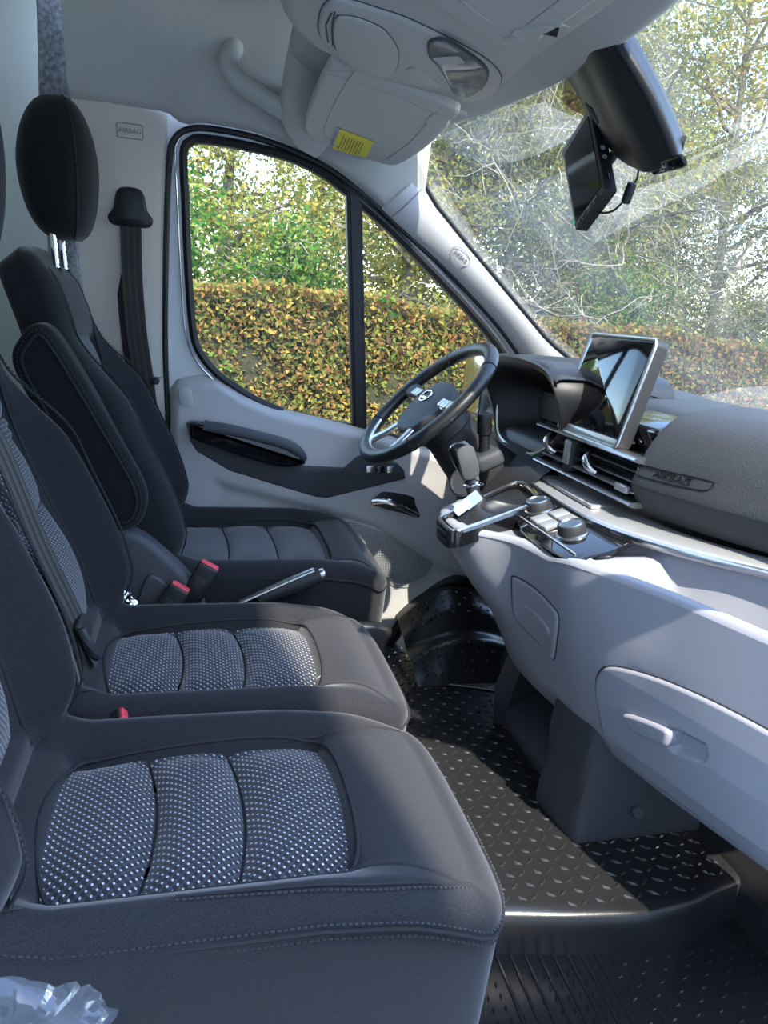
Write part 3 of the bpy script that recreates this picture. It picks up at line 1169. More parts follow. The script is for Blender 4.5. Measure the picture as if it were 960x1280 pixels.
    for sg in (-1, 1):
        g_ = G()
        p = smooth_path([(.04 * LB, sg * hb * 1.05), (.4 * LB, sg * hb * 1.02), (.70 * LB, sg * hb * .97), (.76 * LB, sg * (hb * .5 + wt * .42)), (.90 * LB, sg * wt * .80)], 8)
        seam_on(g_, p, HB, bf, .0028)
        g_.obj('back_seam', 'seam', bk)
        g_ = G()
        p = smooth_path([(.05 * LB, sg * wb * .86), (.3 * LB, sg * wb * .90), (.5 * LB, sg * wb * .90), (.66 * LB, sg * wt * 1.0), (.80 * LB, sg * wt * .86), (.92 * LB, sg * wt * .74)], 8)
        seam_on(g_, p, HB, bf, .0022)
        g_.obj('bolster_seam', 'seam', bk)
        if stitched or kind != 'bench' or True:
            g_ = G()
            stitches(g_, [(a, b + sg * .007) for a, b in p], HB, bf, .009, .005)
            g_.obj('stitching', 'thread', bk, None, kind='stuff')
    if hr_c:
        headrest(s_, (hr_c[0], yc, hr_c[1]), recline * .2, *hr_sz)
    # base plinth
    g_ = G()
    g_.box(((xr + xf) / 2 - .05, yc, (zbase + .02) / 2 + .01), (Lc - .16, Wd - .06, zbase - .02), .01)
    g_.obj('seat_base', 'black_plastic', s_)
    return s_, H, fr


bench = 'twin passenger seats beside each other'
near, Hn, frn = make_seat('passenger seat nearest the entry step, wide dotted quilted cushion with stitched near flank', bench, -.625, .035, -.815, -.352, .430, .10,
                          (-.607, .43), math.radians(15), .74, .228, .175, 'dotted_cloth', back_bol=.075, hr_c=(-.93, 1.30), ins=(.070, .180, .300, .445), stitched=True)
mid, Hm, frm = make_seat('middle passenger seat with dotted cloth, seat belt lying against its backrest', bench, -.60, .035, -.345, .118, .430, .10,
                         (-.560, .43), math.radians(18), .76, .228, .175, 'dotted_cloth', nearf=.1, back_bol=.075, hr_c=(-.745, 1.315), hr_sz=(.135, .175, .085), ins=(.075, .185, .305, .450))
drv, Hd, frd = make_seat('driver seat behind the steering wheel, grey quilted cushion, folded up armrest', None, -.46, .125, .205, .765, .475, .17,
                         (-.445, .46), math.radians(19.5), .80, .270, .190, 'dotted_cloth_grey', back_bol=.075, hr_c=(-.672, 1.372), hr_sz=(.140, .152, .095), kind='driver', ins=(.055, .165, .295, .425), parent_name='driver_seat')
# folded-up armrest on the driver's seat
g = G()
ao = smooth_path([(-.72, 1.015), (-.69, 1.040), (-.655, 1.022), (-.60, .93), (-.53, .80), (-.487, .715), (-.478, .665), (-.492, .620), (-.525, .600), (-.57, .61), (-.62, .70), (-.70, .86), (-.74, .96)], 8, True)
AF = ((0, .165, 0), (1, 0, 0), (0, 0, 1), (0, -1, 0))
g.pad(ao, lambda a, b: .0, .022, -.07, AF, nr=10, N=120)
ar = g.obj('armrest', 'fabric_dark', drv, 80, label='folded up padded armrest')
g = G()
ai = offset(ao, -.022)
seam_on(g, ai + ai[:1], lambda a, b: 0, AF, .0026)
g.obj('piping', 'seam', ar)
g = G()
aj = offset(ao, -.012)
stitches(g, aj + aj[:1], lambda a, b: -.004, AF, .009, .005)
g.obj('stitching', 'thread', ar, None, kind='stuff')
g = G()
g.cyl((-.54, .19, .64), (-.54, .27, .64), .025, n=18, bev=.004)
g.obj('armrest_pivot', 'black_plastic', ar)
# seat side moulding and runner box of the driver's seat
g = G()
g.plate(smooth_path([(-.42, .36), (.06, .36), (.10, .30), (.06, .20), (-.40, .20), (-.46, .28)], 5, True), (0, .185, 0), (1, 0, 0), (0, 0, 1), .03, .012, 3)
g.obj('side_moulding', 'black_plastic', drv, label='black plastic side moulding')
g = G()
g.box((-.15, .48, .10), (.46, .46, .16), .01)
g.obj('runner_box', 'black_plastic', drv)
g = G()
g.box((-.44, .735, .52), (.05, .02, .07), .006)
g.obj('hinge_cover', 'grey_plastic', drv)

# ================================================================ DASHBOARD
FZ = [.25, .31, .40, .47, .54, .60, .66]
FT = [(.30, [.50, .47, .43, .39, .35, .33, .32]), (.25, [.47, .44, .385, .33, .285, .26, .245]), (.20, [.45, .424, .375, .314, .262, .235, .215]), (.12, [.44, .41, .36, .30, .25, .22, .20]), (.05, [.44, .405, .365, .31, .26, .228, .21]),
      (-.02, [.445, .41, .38, .355, .335, .32, .31]), (-.10, [.455, .42, .395, .375, .36, .345, .335]), (-.22, [.475, .43, .405, .385, .37, .355, .345]), (-.30, [.49, .45, .42, .405, .395, .39, .39]), (-.42, [.515, .485, .46, .45, .445, .445, .445]), (-.60, [.565, .525, .505, .50, .50, .50, .50]), (-.82, [.62, .59, .57, .56, .56, .56, .56])]
FY = np.array([t_[0] for t_ in FT])[::-1]
FX = np.array([t_[1] for t_ in FT])[::-1]


def faceX(y, z):
    s_ = 0
    for d in (-.03, -.02, -.01, 0, .01, .02, .03):
        s_ += np.interp(z, FZ, [np.interp(y + d, FY, FX[:, k]) for k in range(7)])
    return float(s_ / 7)


dash = thing('dashboard', (.75, 0, .2), 'full width dashboard with light grey lower half, dark upper pad and gear console', 'dashboard')
zs = [.243, .25, .262] + list(np.linspace(.29, .64, 18)) + [.655]
ys = np.linspace(.285, -.82, 110)


def top_z_at(y):
    return .650 + .018 * sst(-.14, -.24, y)


def tray_z(y):
    return .640 + .026 * sst(-.17, -.215, y) - .112 * sst(-.235, -.285, y)


LOY = [-.82, -.55, -.40, -.308, -.216, -.10, .093, .25, .41]
LOX = [.87, .78, .669, .586, .527, .486, .488, .50, .536]
HIX = [.90, .815, .705, .640, .600, .585, .596, .608, .635]


def lo_x(y): return float(sum(np.interp(y + d, LOY, LOX) for d in (-.04, -.02, 0, .02, .04)) / 5)
def hi_x(y): return float(sum(np.interp(y + d, LOY, HIX) for d in (-.04, -.02, 0, .02, .04)) / 5)


g = G()
rows = []
for y in ys:
    r_ = [(faceX(y, .25) + .20, y, .262), (faceX(y, .25) + .02, y, .244)]
    zt = top_z_at(y)
    for z in zs:
        push = .035 * sst(-.350, -.372, y) * (1 - sst(-.575, -.60, y)) * sst(.335, .355, z) * (1 - sst(.462, .482, z))
        r_.append((faceX(y, z) + (.006 if z == .243 else 0) + push, y, z * 1.0 if z < .64 else zt - .012))
    x0 = faceX(y, .66)
    r_ += [(x0 + .003, y, zt - .004), (x0 + .011, y, zt), (x0 + .022, y, zt + .001)]
    zf = tray_z(y)
    xl = lo_x(y)
    dz = zt - zf
    r_ += [(x0 + .027, y, zt - dz * .06), (x0 + .033, y, zt - dz * .5), (x0 + .040, y, zf + .006), (x0 + .055, y, zf)]
    xe = max(xl + .03, x0 + .10)
    r_ += [(xe - .03, y, zf), (xe - .008, y, zf + .004), (xe, y, zf + .02), (xe + .004, y, .695)]
    rows.append(r_)
g.grid(rows)
# flank towards the driver's footwell
side = rows[0]
g.grid([side, [(p[0] + (.0 if i < 2 else .0), p[1] + .012, p[2]) for i, p in enumerate(side)], [(max(p[0], .62), p[1] + .02, p[2]) for p in side]], flip=True)
lower = g.obj('lower_dash', 'grey_plastic', dash, 55, label='light grey lower dashboard moulding with open tray')


def face_patch(name, outline, off, mat_, parent, edge=.004, nr=14, N=96, dish=None, dep=.012):
    """panel lying on the dash face: outline in (y, z)"""
    P = [(p.x, p.y) for p in resample([(a, b, 0) for a, b in outline], N, True)]
    c = (sum(p[0] for p in P) / N, sum(p[1] for p in P) / N)
    I = offset(P, -edge)
    rows_ = []
    for k in range(1, nr + 1):
        t_ = k / nr
        row = []
        for a, b in I:
            y, z = c[0] + (a - c[0]) * t_, c[1] + (b - c[1]) * t_
            row.append((faceX(y, z) - off - (dish(y, z) if dish else 0), y, z))
        rows_.append(row)
    rows_.append([(faceX(y, z) - off + edge * .35, y, z) for y, z in offset(P, -edge * .4)])
    rows_.append([(faceX(y, z) - off + edge, y, z) for y, z in P])
    rows_.append([(faceX(y, z) + dep, y, z) for y, z in P])
    g_ = G()
    A = sum(P[i][0] * P[(i + 1) % N][1] - P[(i + 1) % N][0] * P[i][1] for i in range(N))
    g_.grid(rows_, cv=True, cap0=True, flip=A > 0)
    return g_.obj(name, mat_, parent, 50)


# glovebox lid with shadow gap and latch
gb = cm2([(-.345, .486), (-.312, .462), (-.296, .42), (-.297, .35), (-.302, .28), (-.304, .266), (-.45, .262), (-.60, .266), (-.76, .272), (-.775, .30), (-.775, .49), (-.76, .518), (-.64, .522), (-.52, .518), (-.42, .505)], 5)
face_patch('glovebox_gap', offset(gb, .004), .0012, 'charcoal_plastic', dash, .001, 60, 200, lambda y, z: -.032 * sst(-.365, -.385, y) * (1 - sst(-.565, -.58, y)) * sst(.35, .37, z) * (1 - sst(.45, .465, z)))
WELL = [(-.466, .432), (-.545, .440), (-.553, .424), (-.546, .403), (-.485, .382), (-.464, .388)]


def well(y, z):
    # recess for the fingers right of the latch: depth from the distance inside the outline
    d = 1.0
    n_ = len(WELL)
    for i in range(n_):
        a, b = Vector(WELL[i]), Vector(WELL[(i + 1) % n_])
        e = (b - a).normalized()
        d = min(d, (e.x * (z - a.y) - e.y * (y - a.x)))
    return -.020 * sst(-.004, .014, d)


lid = face_patch('glovebox_lid', gb, .007, 'grey_plastic', dash, .006, 80, 260, well)
lid['label'] = 'glovebox lid with recessed latch'
face_patch('latch_handle', cm2([(-.380, .404), (-.43, .419), (-.472, .426), (-.482, .420), (-.478, .398), (-.468, .388), (-.43, .380), (-.398, .376), (-.384, .388)], 5), .020, 'grey_plastic', lid, .006)
# small ashtray-like pocket
pk = cm2([(-.036, .556), (-.10, .551), (-.17, .536), (-.186, .524), (-.178, .48), (-.150, .412), (-.138, .406), (-.08, .418), (-.022, .436), (-.012, .448), (-.020, .50), (-.028, .545)], 4)
face_patch('pocket_gap', offset(pk, .004), .0010, 'charcoal_plastic', dash, .001)
pf = face_patch('pocket_lid', pk, .006, 'grey_plastic', dash, .005)
face_patch('finger_grip', cm2([(-.065, .500), (-.12, .492), (-.155, .478), (-.145, .462), (-.10, .472), (-.068, .485)], 4), .010, 'grey_plastic', pf, .004)

# dark feet under the dash
g = G()
rows = []
for y in np.linspace(.26, -.16, 14):
    rows.append([(.478, y, .0), (.474, y, .028), (.480, y, .042), (.50, y, .060), (.60, y, .10), (.64, y, .20), (.64, y, .42)])
g.grid(rows, flip=True)
g.grid([[(.478, .26, .0), (.474, .26, .028), (.48, .26, .042), (.45, .22, .20), (.45, .20, .30)], [(.70, .27, .0), (.70, .27, .03), (.70, .27, .05), (.70, .25, .2), (.70, .22, .3)]], flip=False)
g.grid([[(.465, .255, .0), (.430, .205, .14), (.44, .165, .27)], [(.485, .235, .01), (.475, .175, .15), (.475, .13, .27)]])
g.obj('tunnel_cover', 'charcoal_plastic', dash, 40, label='dark grey tunnel cover under the console')
g = G()
fb = [(.420, -.115, .018), (.440, -.275, .018), (.760, -.275, .018), (.760, -.09, .018)]
ft = [(.430, -.12, .33), (.445, -.265, .33), (.70, -.40, .33), (.70, -.09, .33)]
rows = []
for k in range(9):
    t_ = k / 8
    q = [Vector(a).lerp(Vector(b), t_) for a, b in zip(fb, ft)]
    q = resample([q[0].lerp(q[3], .5), q[0], q[0].lerp(q[1], .15), q[0].lerp(q[1], .85), q[1], q[1].lerp(q[2], .08), q[1].lerp(q[2], .92), q[2], q[2].lerp(q[3], .5), q[3]], 48, True)
    rows.append(q)
g.grid(rows, cv=True, cap0=True)
ft_o = g.obj('dash_foot', 'charcoal_plastic', dash, 50, label='dark box-shaped dash support on the floor')
g = G()
g.cyl((.57, -.293, .10), (.57, -.300, .105), .014, n=20, bev=.002)
g.obj('blanking_plug', 'charcoal_plastic', ft_o)

# silver strip along the dash
g = G()
rows = []
for y in np.linspace(.42, -.82, 90):
    a, b = lo_x(y), hi_x(y)
    rows.append([(a + .012, y, .684), (a + .001, y, .687), (a - .004, y, .696), (a, y, .705), (a + .010, y, .709), (a + (b - a) * .5, y, .713), (b - .005, y, .7165), (b + .02, y, .715)])
g.grid(rows)
strip = g.obj('trim_strip', 'silver_trim', dash, 50, label='satin silver trim strip')
g = G()
g.tube([(lo_x(y) - .002, y, .698) for y in np.linspace(.40, -.82, 90)], (.0045, .0065), 8, up=(0, 0, 1))
g.obj('bright_edge', 'satin_silver', strip)
# row of switches let into the strip
sy0, sy1 = .385, -.01
for k in range(8):
    y = sy0 + (sy1 - sy0) * (k + .5) / 8
    g = G()
    x0, x1 = lo_x(y) + .026, hi_x(y) - .016
    g.box(((x0 + x1) / 2, y, .7165), (x1 - x0, (sy0 - sy1) / 8 - .003, .008), .0022)
    g.obj('switch', 'silver_trim', strip)

# gloss black heater panel
nP = Vector((-.3, 0, 1)).normalized()
kk = math.sqrt(1.09)
PO = Vector((.34, 0, .655))
g = G()
hv = [((x - .34) * kk, y) for x, y in [(.392, .118), (.362, .055), (.349, .004), (.343, -.06), (.347, -.19), (.355, -.218), (.378, -.232), (.44, -.238), (.492, -.226), (.49, -.1), (.489, .094), (.492, .2), (.44, .16)]]
g.plate(hv, PO - nP * .006, (1, 0, .3), (0, 1, 0), .010, .003)
heat = g.obj('heater_panel', 'gloss_black', dash, 40, label='gloss black heater control panel')


def on_panel(x, y, h=0):
    return PO + Vector((1, 0, .3)) * (x - .34) + Vector((0, y, 0)) + nP * (.004 + h)


for (x, y) in ((.428, .078), (.420, -.108)):
    g = G()
    g.lathe(on_panel(x, y), nP, [(0, 0), (.036, 0), (.036, .003), (.033, .005), (.031, .005)], 36)
    kn = g.obj('dial_ring', 'satin_silver', heat)
    g = G()
    g.lathe(on_panel(x, y, .003), nP, [(.0, 0), (.031, 0), (.030, .020), (.0285, .0225), (.024, .023)], 36)
    g.obj('dial_knob', 'dark_plastic', heat, 30, label='round ribbed heater dial')
    g = G()
    g.lathe(on_panel(x, y, .0258), nP, [(.0265, -.002), (.0265, 0), (.023, .0015), (.021, -.001), (0, -.0012)], 36)
    g.obj('dial_cap', 'satin_silver', heat)
for k, (dx, w_) in enumerate(((-.022, .04), (.022, .038))):
    for yy in (-.038, .008):
        g = G()
        Rm = Matrix((Vector((1, 0, .3)).normalized(), Vector((0, 1, 0)), nP)).transposed()
        g.box(on_panel(.424 + dx, yy, .004), (w_, .042, .010), .003, Rm)
        g.obj('heater_button', 'silver_trim', heat)
g = G()
g.tube([on_panel(.375, y, .003) for y in np.linspace(.10, -.21, 12)], .002, 6)
g.obj('panel_line', 'silver_trim', heat)

# gear console: black surround, bright frame, boot, lever


def gz(x): return .650 + .215 * (x - .19)


gq = cm2([(.186, .030), (.196, .016), (.215, .014), (.33, .050), (.415, .084), (.436, .100), (.462, .235), (.455, .262), (.435, .268), (.33, .205), (.225, .140), (.200, .126), (.188, .105)], 5)
g = G()
for d0, d1, h0, h1 in ((0, 0, 0, 0),):
    rows = [[(x, y, gz(x) - .040) for x, y in offset(gq, .004)], [(x, y, gz(x) - .006) for x, y in offset(gq, .007)], [(x, y, gz(x)) for x, y in offset(gq, .003)], [(x, y, gz(x)) for x, y in offset(gq, -.012)], [(x, y, gz(x) - .030) for x, y in offset(gq, -.020)]]
    g.grid(rows, cv=True, cap1=True)
gc = g.obj('gear_console', 'gloss_black', dash, 40, label='gloss black gear lever surround')
g = G()
g.tube([(x, y, gz(x) + .001) for x, y in offset(gq, -.001)], (.0042, .0042), 8, closed=True)
g.obj('gear_frame', 'satin_silver', gc)
g = G()
bt = resample([(x, y, gz(x) - .012) for x, y in offset(gq, -.016)], 60, True)
cB = Vector((.288, .140, .690))
ang0 = [math.atan2(p.y - .14, p.x - .288) for p in bt]
rows = []
for k in range(13):
    t_ = k / 12
    row = []
    for p, a in zip(bt, ang0):
        q = cB + Vector((math.cos(a), math.sin(a), 0)) * .022
        s_ = t_ ** .55
        c = p.lerp(q, s_)
        c.z = p.z + (q.z - p.z) * (t_ ** 1.7) + .006 * math.sin(a * 4 + t_ * 3) * math.sin(math.pi * t_)
        row.append(c)
    rows.append(row)
g.grid(rows, cv=True)
g.obj('gear_boot', 'leather', gc, 60, label='black leather gear boot')
axis = Vector((-.05, .01, .135)).normalized()
g = G()
g.lathe(cB - axis * .005, axis, [(0, 0), (.024, 0), (.022, .01), (.0165, .016), (.0165, .05), (.0145, .054), (.0145, .07), (0, .07)], 20)
lever = g.obj('gear_lever', 'dark_plastic', dash, label='gear lever with grey leather grip')
g = G()
g.lathe(cB + axis * .038, axis, [(.017, 0), (.021, .003), (.021, .007), (.017, .010)], 24)
g.obj('collar', 'chrome', lever)
K0 = cB + axis * .055
ux = Vector((1, 0, 0)) - axis * axis.x
ux.normalize()
uy = axis.cross(ux)
rows = []
for (h, rx, ry, off) in ((0, .010, .012, 0), (.004, .018, .018, 0), (.022, .022, .021, 0), (.05, .027, .024, -.002), (.072, .0285, .025, -.004), (.086, .026, .023, -.006), (.094, .019, .017, -.008), (.097, .008, .008, -.009)):
    rows.append([K0 + axis * h + ux * (off + math.copysign(abs(math.cos(a)) ** .8, math.cos(a)) * rx) + uy * math.copysign(abs(math.sin(a)) ** .8, math.sin(a)) * ry for a in np.linspace(0, 2 * math.pi, 29)[:-1]])
g = G()
g.grid(rows, cv=True, cap0=True, cap1=True)
g.obj('gear_knob', 'gloss_black', lever, 60)
# grey leather side insert towards the passenger
g = G()
io = [(.0, -.019), (.0, .019), (.05, .023), (.068, .022), (.076, .014), (.078, 0), (.076, -.014), (.068, -.022), (.05, -.023)]
io = smooth_path(io, 5, True)
fr_k = (K0 + axis * .010 - uy * .0185 - ux * .001, axis, ux, -uy)
g.pad(io, lambda a, b: .0065 + .006 * math.sin(math.pi * min(1, max(0, a / .08))) - 6.0 * b * b, .004, -.006, fr_k, nr=8, nrd=3, N=60)
g.obj('knob_grip', 'leather_grey', lever, 70)

# driver's knee panel and steering column surround
g = G()
rows = []
for y in np.linspace(.27, .78, 22):
    b_ = .035 * math.exp(-((y - .47) / .10) ** 2)
    rows.append([(.66, y, .30), (.565, y, .345), (.515 - b_, y, .42), (.475 - b_ * 2, y, .52), (.475 - b_ * 2.4, y, .62), (.505 - b_ * 2, y, .70), (.55, y, .745), (.64, y, .77)])
g.grid([catmull(r_, 3) for r_ in rows], flip=True)
g.obj('knee_panel', 'dark_plastic', dash, 60, label='dark knee panel below the steering column')

# instrument binnacle
arch = [(.450, .738), (.365, .768), (.300, .812), (.258, .865), (.234, .93), (.262, .982), (.34, 1.004), (.48, 1.012), (.62, 1.004), (.705, .980), (.742, .93), (.742, .85), (.715, .775), (.665, .742), (.56, .732)]
arch = cm2(arch, 5)


def arch_row(d, x, lean=.0, sq=1.0):
    return [(x - lean * sst(.80, 1.0, b), a, b) for a, b in offset(arch, d)]


g = G()
rows = [arch_row(.0, .86, 0), arch_row(.014, .74, .01), arch_row(.016, .62, .04), arch_row(.014, .575, .055), arch_row(.006, .560, .062), arch_row(-.006, .560, .060), arch_row(-.016, .575, .05), arch_row(-.045, .66, .03), arch_row(-.062, .69, .0)]
A = sum(arch[i][0] * arch[(i + 1) % len(arch)][1] - arch[(i + 1) % len(arch)][0] * arch[i][1] for i in range(len(arch)))
g.grid(rows, cv=True, flip=A > 0)
bn = g.obj('binnacle', 'black_plastic', dash, 55, label='hooded instrument binnacle')
g = G()
cl = offset(arch, -.055)
holed(g, cl, None, lambda a, b: (.700, a, b))
holed(g, cl, None, lambda a, b: (.690, a, b), flip=True)
g.obj('instrument_screen', 'gloss_black', bn, None, label='dark glossy instrument screen')
g = G()
br = [(.690, a, b) for a, b in offset(arch, -.056)]
low = [p for p in resample([(.566, a, b) for a, b in offset(arch, -.010)], 120, True) if p.z < .88]
low.sort(key=lambda p: math.atan2(p.y - .48, -(p.z - .86)))
g.tube(low, (.006, .004), 8, up=(1, 0, 0))
g.obj('binnacle_trim', 'satin_silver', bn)
g = G()
rows = [[(x, y, 1.018 + .012 * math.cos((y - .48) * 5) - .012 - .05 * sst(.58, .98, x) + zz_ - .030 * sst(.17, .265, abs(y - .49))) for y in np.linspace(.228, .755, 26)] for x, zz_ in ((.512, -.010), (.505, -.004), (.510, .003), (.53, .006), (.60, .006), (.70, .004), (.85, .0), (1.0, -.01))]
g.grid(rows, flip=False)
g.obj('binnacle_top', 'pad_plastic', bn, 60)

# upper pad on the passenger side
PX_Y = [-.82, -.55, -.382, -.261, -.109, .0, .05]
PX_X = [.86, .765, .690, .635, .590, .580, .580]


def pad_x(y): return float(sum(np.interp(y + d, PX_Y, PX_X) for d in (-.04, -.02, 0, .02, .04)) / 5)


def pad_prof(y):
    x0 = pad_x(y)
    return [(x0 + .03, y, .722), (x0 + .004, y, .726), (x0 - .010, y, .738), (x0 - .036, y, .785), (x0 - .038, y, .800), (x0 - .030, y, .825), (x0 - .008, y, .880), (x0 + .030, y, .930), (x0 + .085, y, .958), (x0 + .16, y, .970), (x0 + .25, y, .972), (max(1.02, x0 + .3), y, .955)]


g = G()
rows = [catmull(pad_prof(y), 4) for y in np.linspace(-.095, -.81, 50)]
e0 = [Vector(p) for p in rows[0]]
cen = Vector((.80, -.078, .84))
g.grid([[p.lerp(cen + V(0, 0, 0), .9) + V(0, .006, 0) for p in e0], [p.lerp(cen, .03) + V(0, .007, 0) for p in e0], [p.lerp(cen, .008) + V(0, .004, 0) for p in e0]] + rows)
pad = g.obj('upper_pad', 'pad_plastic', dash, 55, label='dark grained upper dash pad')


def pad_pt(y, z, off):
    pr = catmull(pad_prof(y), 8)[12:60]
    b = min(pr, key=lambda p: abs(p.z - z) + (10 if p.x > pad_x(y) + .05 else 0))
    return Vector((b.x - off, y, z + off * .3))


fp = [pad_pt(a, b, .0012) for a, b in cm2([(-.100, .838), (-.18, .840), (-.262, .842), (-.275, .838), (-.262, .822), (-.18, .817), (-.105, .817), (-.098, .826)], 4)]
g = G()
g.tube(fp, .0016, 6, closed=True)
fo = g.obj('badge_outline', 'black_plastic', pad)
pc, pa, pb2, pu = pad_pt(-.185, .829, .001), pad_pt(-.24, .829, .001), pad_pt(-.13, .829, .001), pad_pt(-.185, .839, .001)
text_mesh('airbag_lettering', 'AIRBAG', .027, 'black_plastic', pc, pa - pb2, pu - pc, fo, .003, shear=.25)

# dash top in front of driver and centre
g = G()
rows = []
for y in np.linspace(.79, -.10, 32):
    rows.append([(.70, y, .78), (.685, y, .86), (.69, y, .91), (.715, y, .938), (.76, y, .948), (.86, y, .950), (1.03, y, .945)])
g.grid([catmull(r_, 3) for r_ in rows])
g.obj('dash_top', 'pad_plastic', dash, 60)

g = G()
rows = []
for y in np.linspace(.30, .79, 16):
    rows.append([(.70, y, .80), (.60, y, .792), (.585, y, .780), (.580, y, .74), (.585, y, .71), (.62, y, .69)])
g.grid(rows)
g.obj('fascia_sill', 'dark_plastic', dash, 50)

# centre vents
g = G()
vo_ = rrect(-.105, .372, .742, .850, .012, 4)
rows = [[(.70, a, b) for a, b in vo_], [(.585, a, b) for a, b in vo_], [(.578, a, b) for a, b in offset(vo_, -.004)], [(.580, a, b) for a, b in offset(vo_, -.010)], [(.645, a, b) for a, b in offset(vo_, -.014)]]
g.grid(rows, cv=True, cap1=True, flip=True)
vent = g.obj('centre_vent', 'black_plastic', dash, 50, label='centre air vents with bright louvres')


def vent_bar(z, x, h, name, m_, y0=.362, y1=-.098, dep=.02):
    g_ = G()
    g_.tube([(x, y, z) for y in np.linspace(y0, y1, 20)], (dep / 2, h / 2), 12, up=(0, 0, 1))
    g_.obj(name, m_, vent, 60)


vent_bar(.847, .566, .014, 'upper_blade', 'satin_silver', .385, -.105, .05)
vent_bar(.748, .566, .014, 'lower_blade', 'satin_silver', .385, -.110, .045)
vent_bar(.818, .578, .006, 'louvre', 'satin_silver', .36, -.095, .034)
vent_bar(.795, .574, .006, 'louvre', 'satin_silver', .36, -.095, .034)
vent_bar(.772, .572, .006, 'louvre', 'silver_trim', .36, -.095, .034)
g = G()
g.box((.566, .205, .798), (.034, .040, .084), .008, seg=3)
sl_ = g.obj('vent_divider', 'dark_plastic', vent)
g = G()
g.box((.549, .205, .804), (.006, .030, .060), .002)
g.obj('divider_face', 'silver_trim', sl_)
for y, z in ((.318, .806), (.100, .800)):
    g = G()
    g.tube(catmull([(.566, y + .020, z + .020), (.548, y + .006, z + .010), (.545, y - .012, z - .006), (.560, y - .026, z - .022)], 5), [(.010, .004 + .006 * math.sin(math.pi * i / 15)) for i in range(16)], 10, up=(1, 0, .2))
    g.obj('vent_tab', 'chrome', vent, 70)
g = G()
g.box((.556, -.055, .775), (.014, .05, .018), .004)
g.obj('vent_thumbwheel', 'silver_trim', vent)
# neck under the screen
g = G()
g.box((.665, .135, .885), (.11, .43, .08), .012, Matrix.Rotation(math.radians(-14), 3, 'Y'), 3)
nk = g.obj('screen_plinth', 'gloss_black', dash, 50, label='gloss black plinth below the touchscreen')
g = G()
g.box((.594, .15, .866), (.03, .30, .018), .006)
g.obj('plinth_sill', 'chrome', nk)
# ---- touchscreen (fixed on the dash top, own unit)
tsn = thing('touchscreen', (.60, .14, .85), 'tablet-like touchscreen with silver bezel standing on the dashboard centre', 'screen')
SU = Vector((.060, 0, .245)).normalized()
SN = Vector((-.245, 0, .060)).normalized()
SO = Vector((.588, .142, .978))
SY = Vector((0, -1, 0))
RS = Matrix((SY, SU, SN)).transposed()
g = G()
g.plate(rrect(-.148, .148, -.128, .128, .016, 5), SO - SN * .032, SY, SU, .034, .006, 3)
g.obj('housing', 'dark_plastic', tsn, 40)
g = G()
g.tube([SO + SY * a + SU * b + SN * .001 for a, b in rrect(-.1465, .1465, -.1265, .1265, .015, 5)], .0042, 8, closed=True, up=SN)
g.obj('bezel', 'satin_silver', tsn)
g = G()
g.plate(rrect(-.140, .140, -.105, .120, .006, 4), SO, SY, SU, .0035, .001)
g.obj('display_glass', 'gloss_black', tsn, 40, label='black reflecting display')
g = G()
g.plate(rrect(-.140, .140, -.123, -.108, .004, 4), SO, SY, SU, .0035, .001)
g.obj('button_strip', 'silver_trim', tsn, 40)
g = G()
g.box(SO - SN * .045 - SU * .10, (.16, .08, .05), .008, RS)
g.obj('rear_bracket', 'gloss_black', tsn)
# ---- steering wheel
WN = Vector((-.70, 0, .71)).normalized()         # axis, towards the driver
WU = Vector((.71, 0, .70)).normalized()           # up in the wheel plane
WR = Vector((0, 1, 0))
WO = Vector((.252, .500, .878))
RADW = .222
sw = thing('steering_wheel', WO - WN * .25, 'black leather steering wheel with satin lower trim in front of the driver seat', 'steering wheel')


def wp(a, r_, h=0):
    return WO + WU * math.cos(a) * r_ + WR * math.sin(a) * r_ * 1.0 + WN * h


g = G()
g.tube([wp(a, RADW * (1 - .03 * max(0, -math.cos(a)) ** 6)) for a in np.linspace(0, 2 * math.pi, 97)[:-1]], (.0210, .0185), 16, closed=True, up=WN)
rim = g.obj('rim', 'leather', sw, 70)
for a in (.75, -.75, 2.15, -2.15):
    g = G()
    t_ = (wp(a + .01, RADW) - wp(a - .01, RADW)).normalized()
    n1 = WN
    n2 = t_.cross(WN)
    g.tube([wp(a, RADW) + (n1 * math.sin(q) * .0189 + n2 * math.cos(q) * .0214) for q in np.linspace(0, 2 * math.pi, 25)[:-1]], .0012, 5, closed=True, up=t_)
    g.obj('rim_joint', 'seam', rim)
# hub
hub_o = smooth_path([(1.22 * a_, 1.2 * b_) for a_, b_ in [(.062, -.055), (.070, 0), (.062, .055), (.035, .090), (-.015, .098), (-.070, .062), (-.088, 0), (-.070, -.062), (-.015, -.098), (.035, -.090)]], 8, True)
g = G()
HF = (WO - WN * .020, WU, WR, WN)
g.pad(hub_o, lambda a, b: .034 - 1.5 * (a * a + b * b), .014, -.03, HF, nr=12, N=90)
hub = g.obj('airbag_cover', 'charcoal_plastic', sw, 70)
g = G()
g.tube([WO - WN * .020 + WU * (.012 + .020 * math.sin(q)) + WR * .030 * math.cos(q) + WN * .0345 for q in np.linspace(0, 2 * math.pi, 33)[:-1]], .0026, 6, closed=True, up=WN)
em = g.obj('emblem_ring', 'chrome', hub)
g = G()
for s_ in (-1, 0, 1):
    c = WO + WN * .0140 + WU * .012 + WR * s_ * .013
    h_ = .013 if s_ == 0 else .009
    g.add([c + WU * h_, c - WU * .010 - WR * .006, c - WU * .010 + WR * .006, c + WN * .003], [(0, 1, 3), (1, 2, 3), (2, 0, 3), (0, 2, 1)])
g.obj('emblem_mark', 'chrome', em, None)
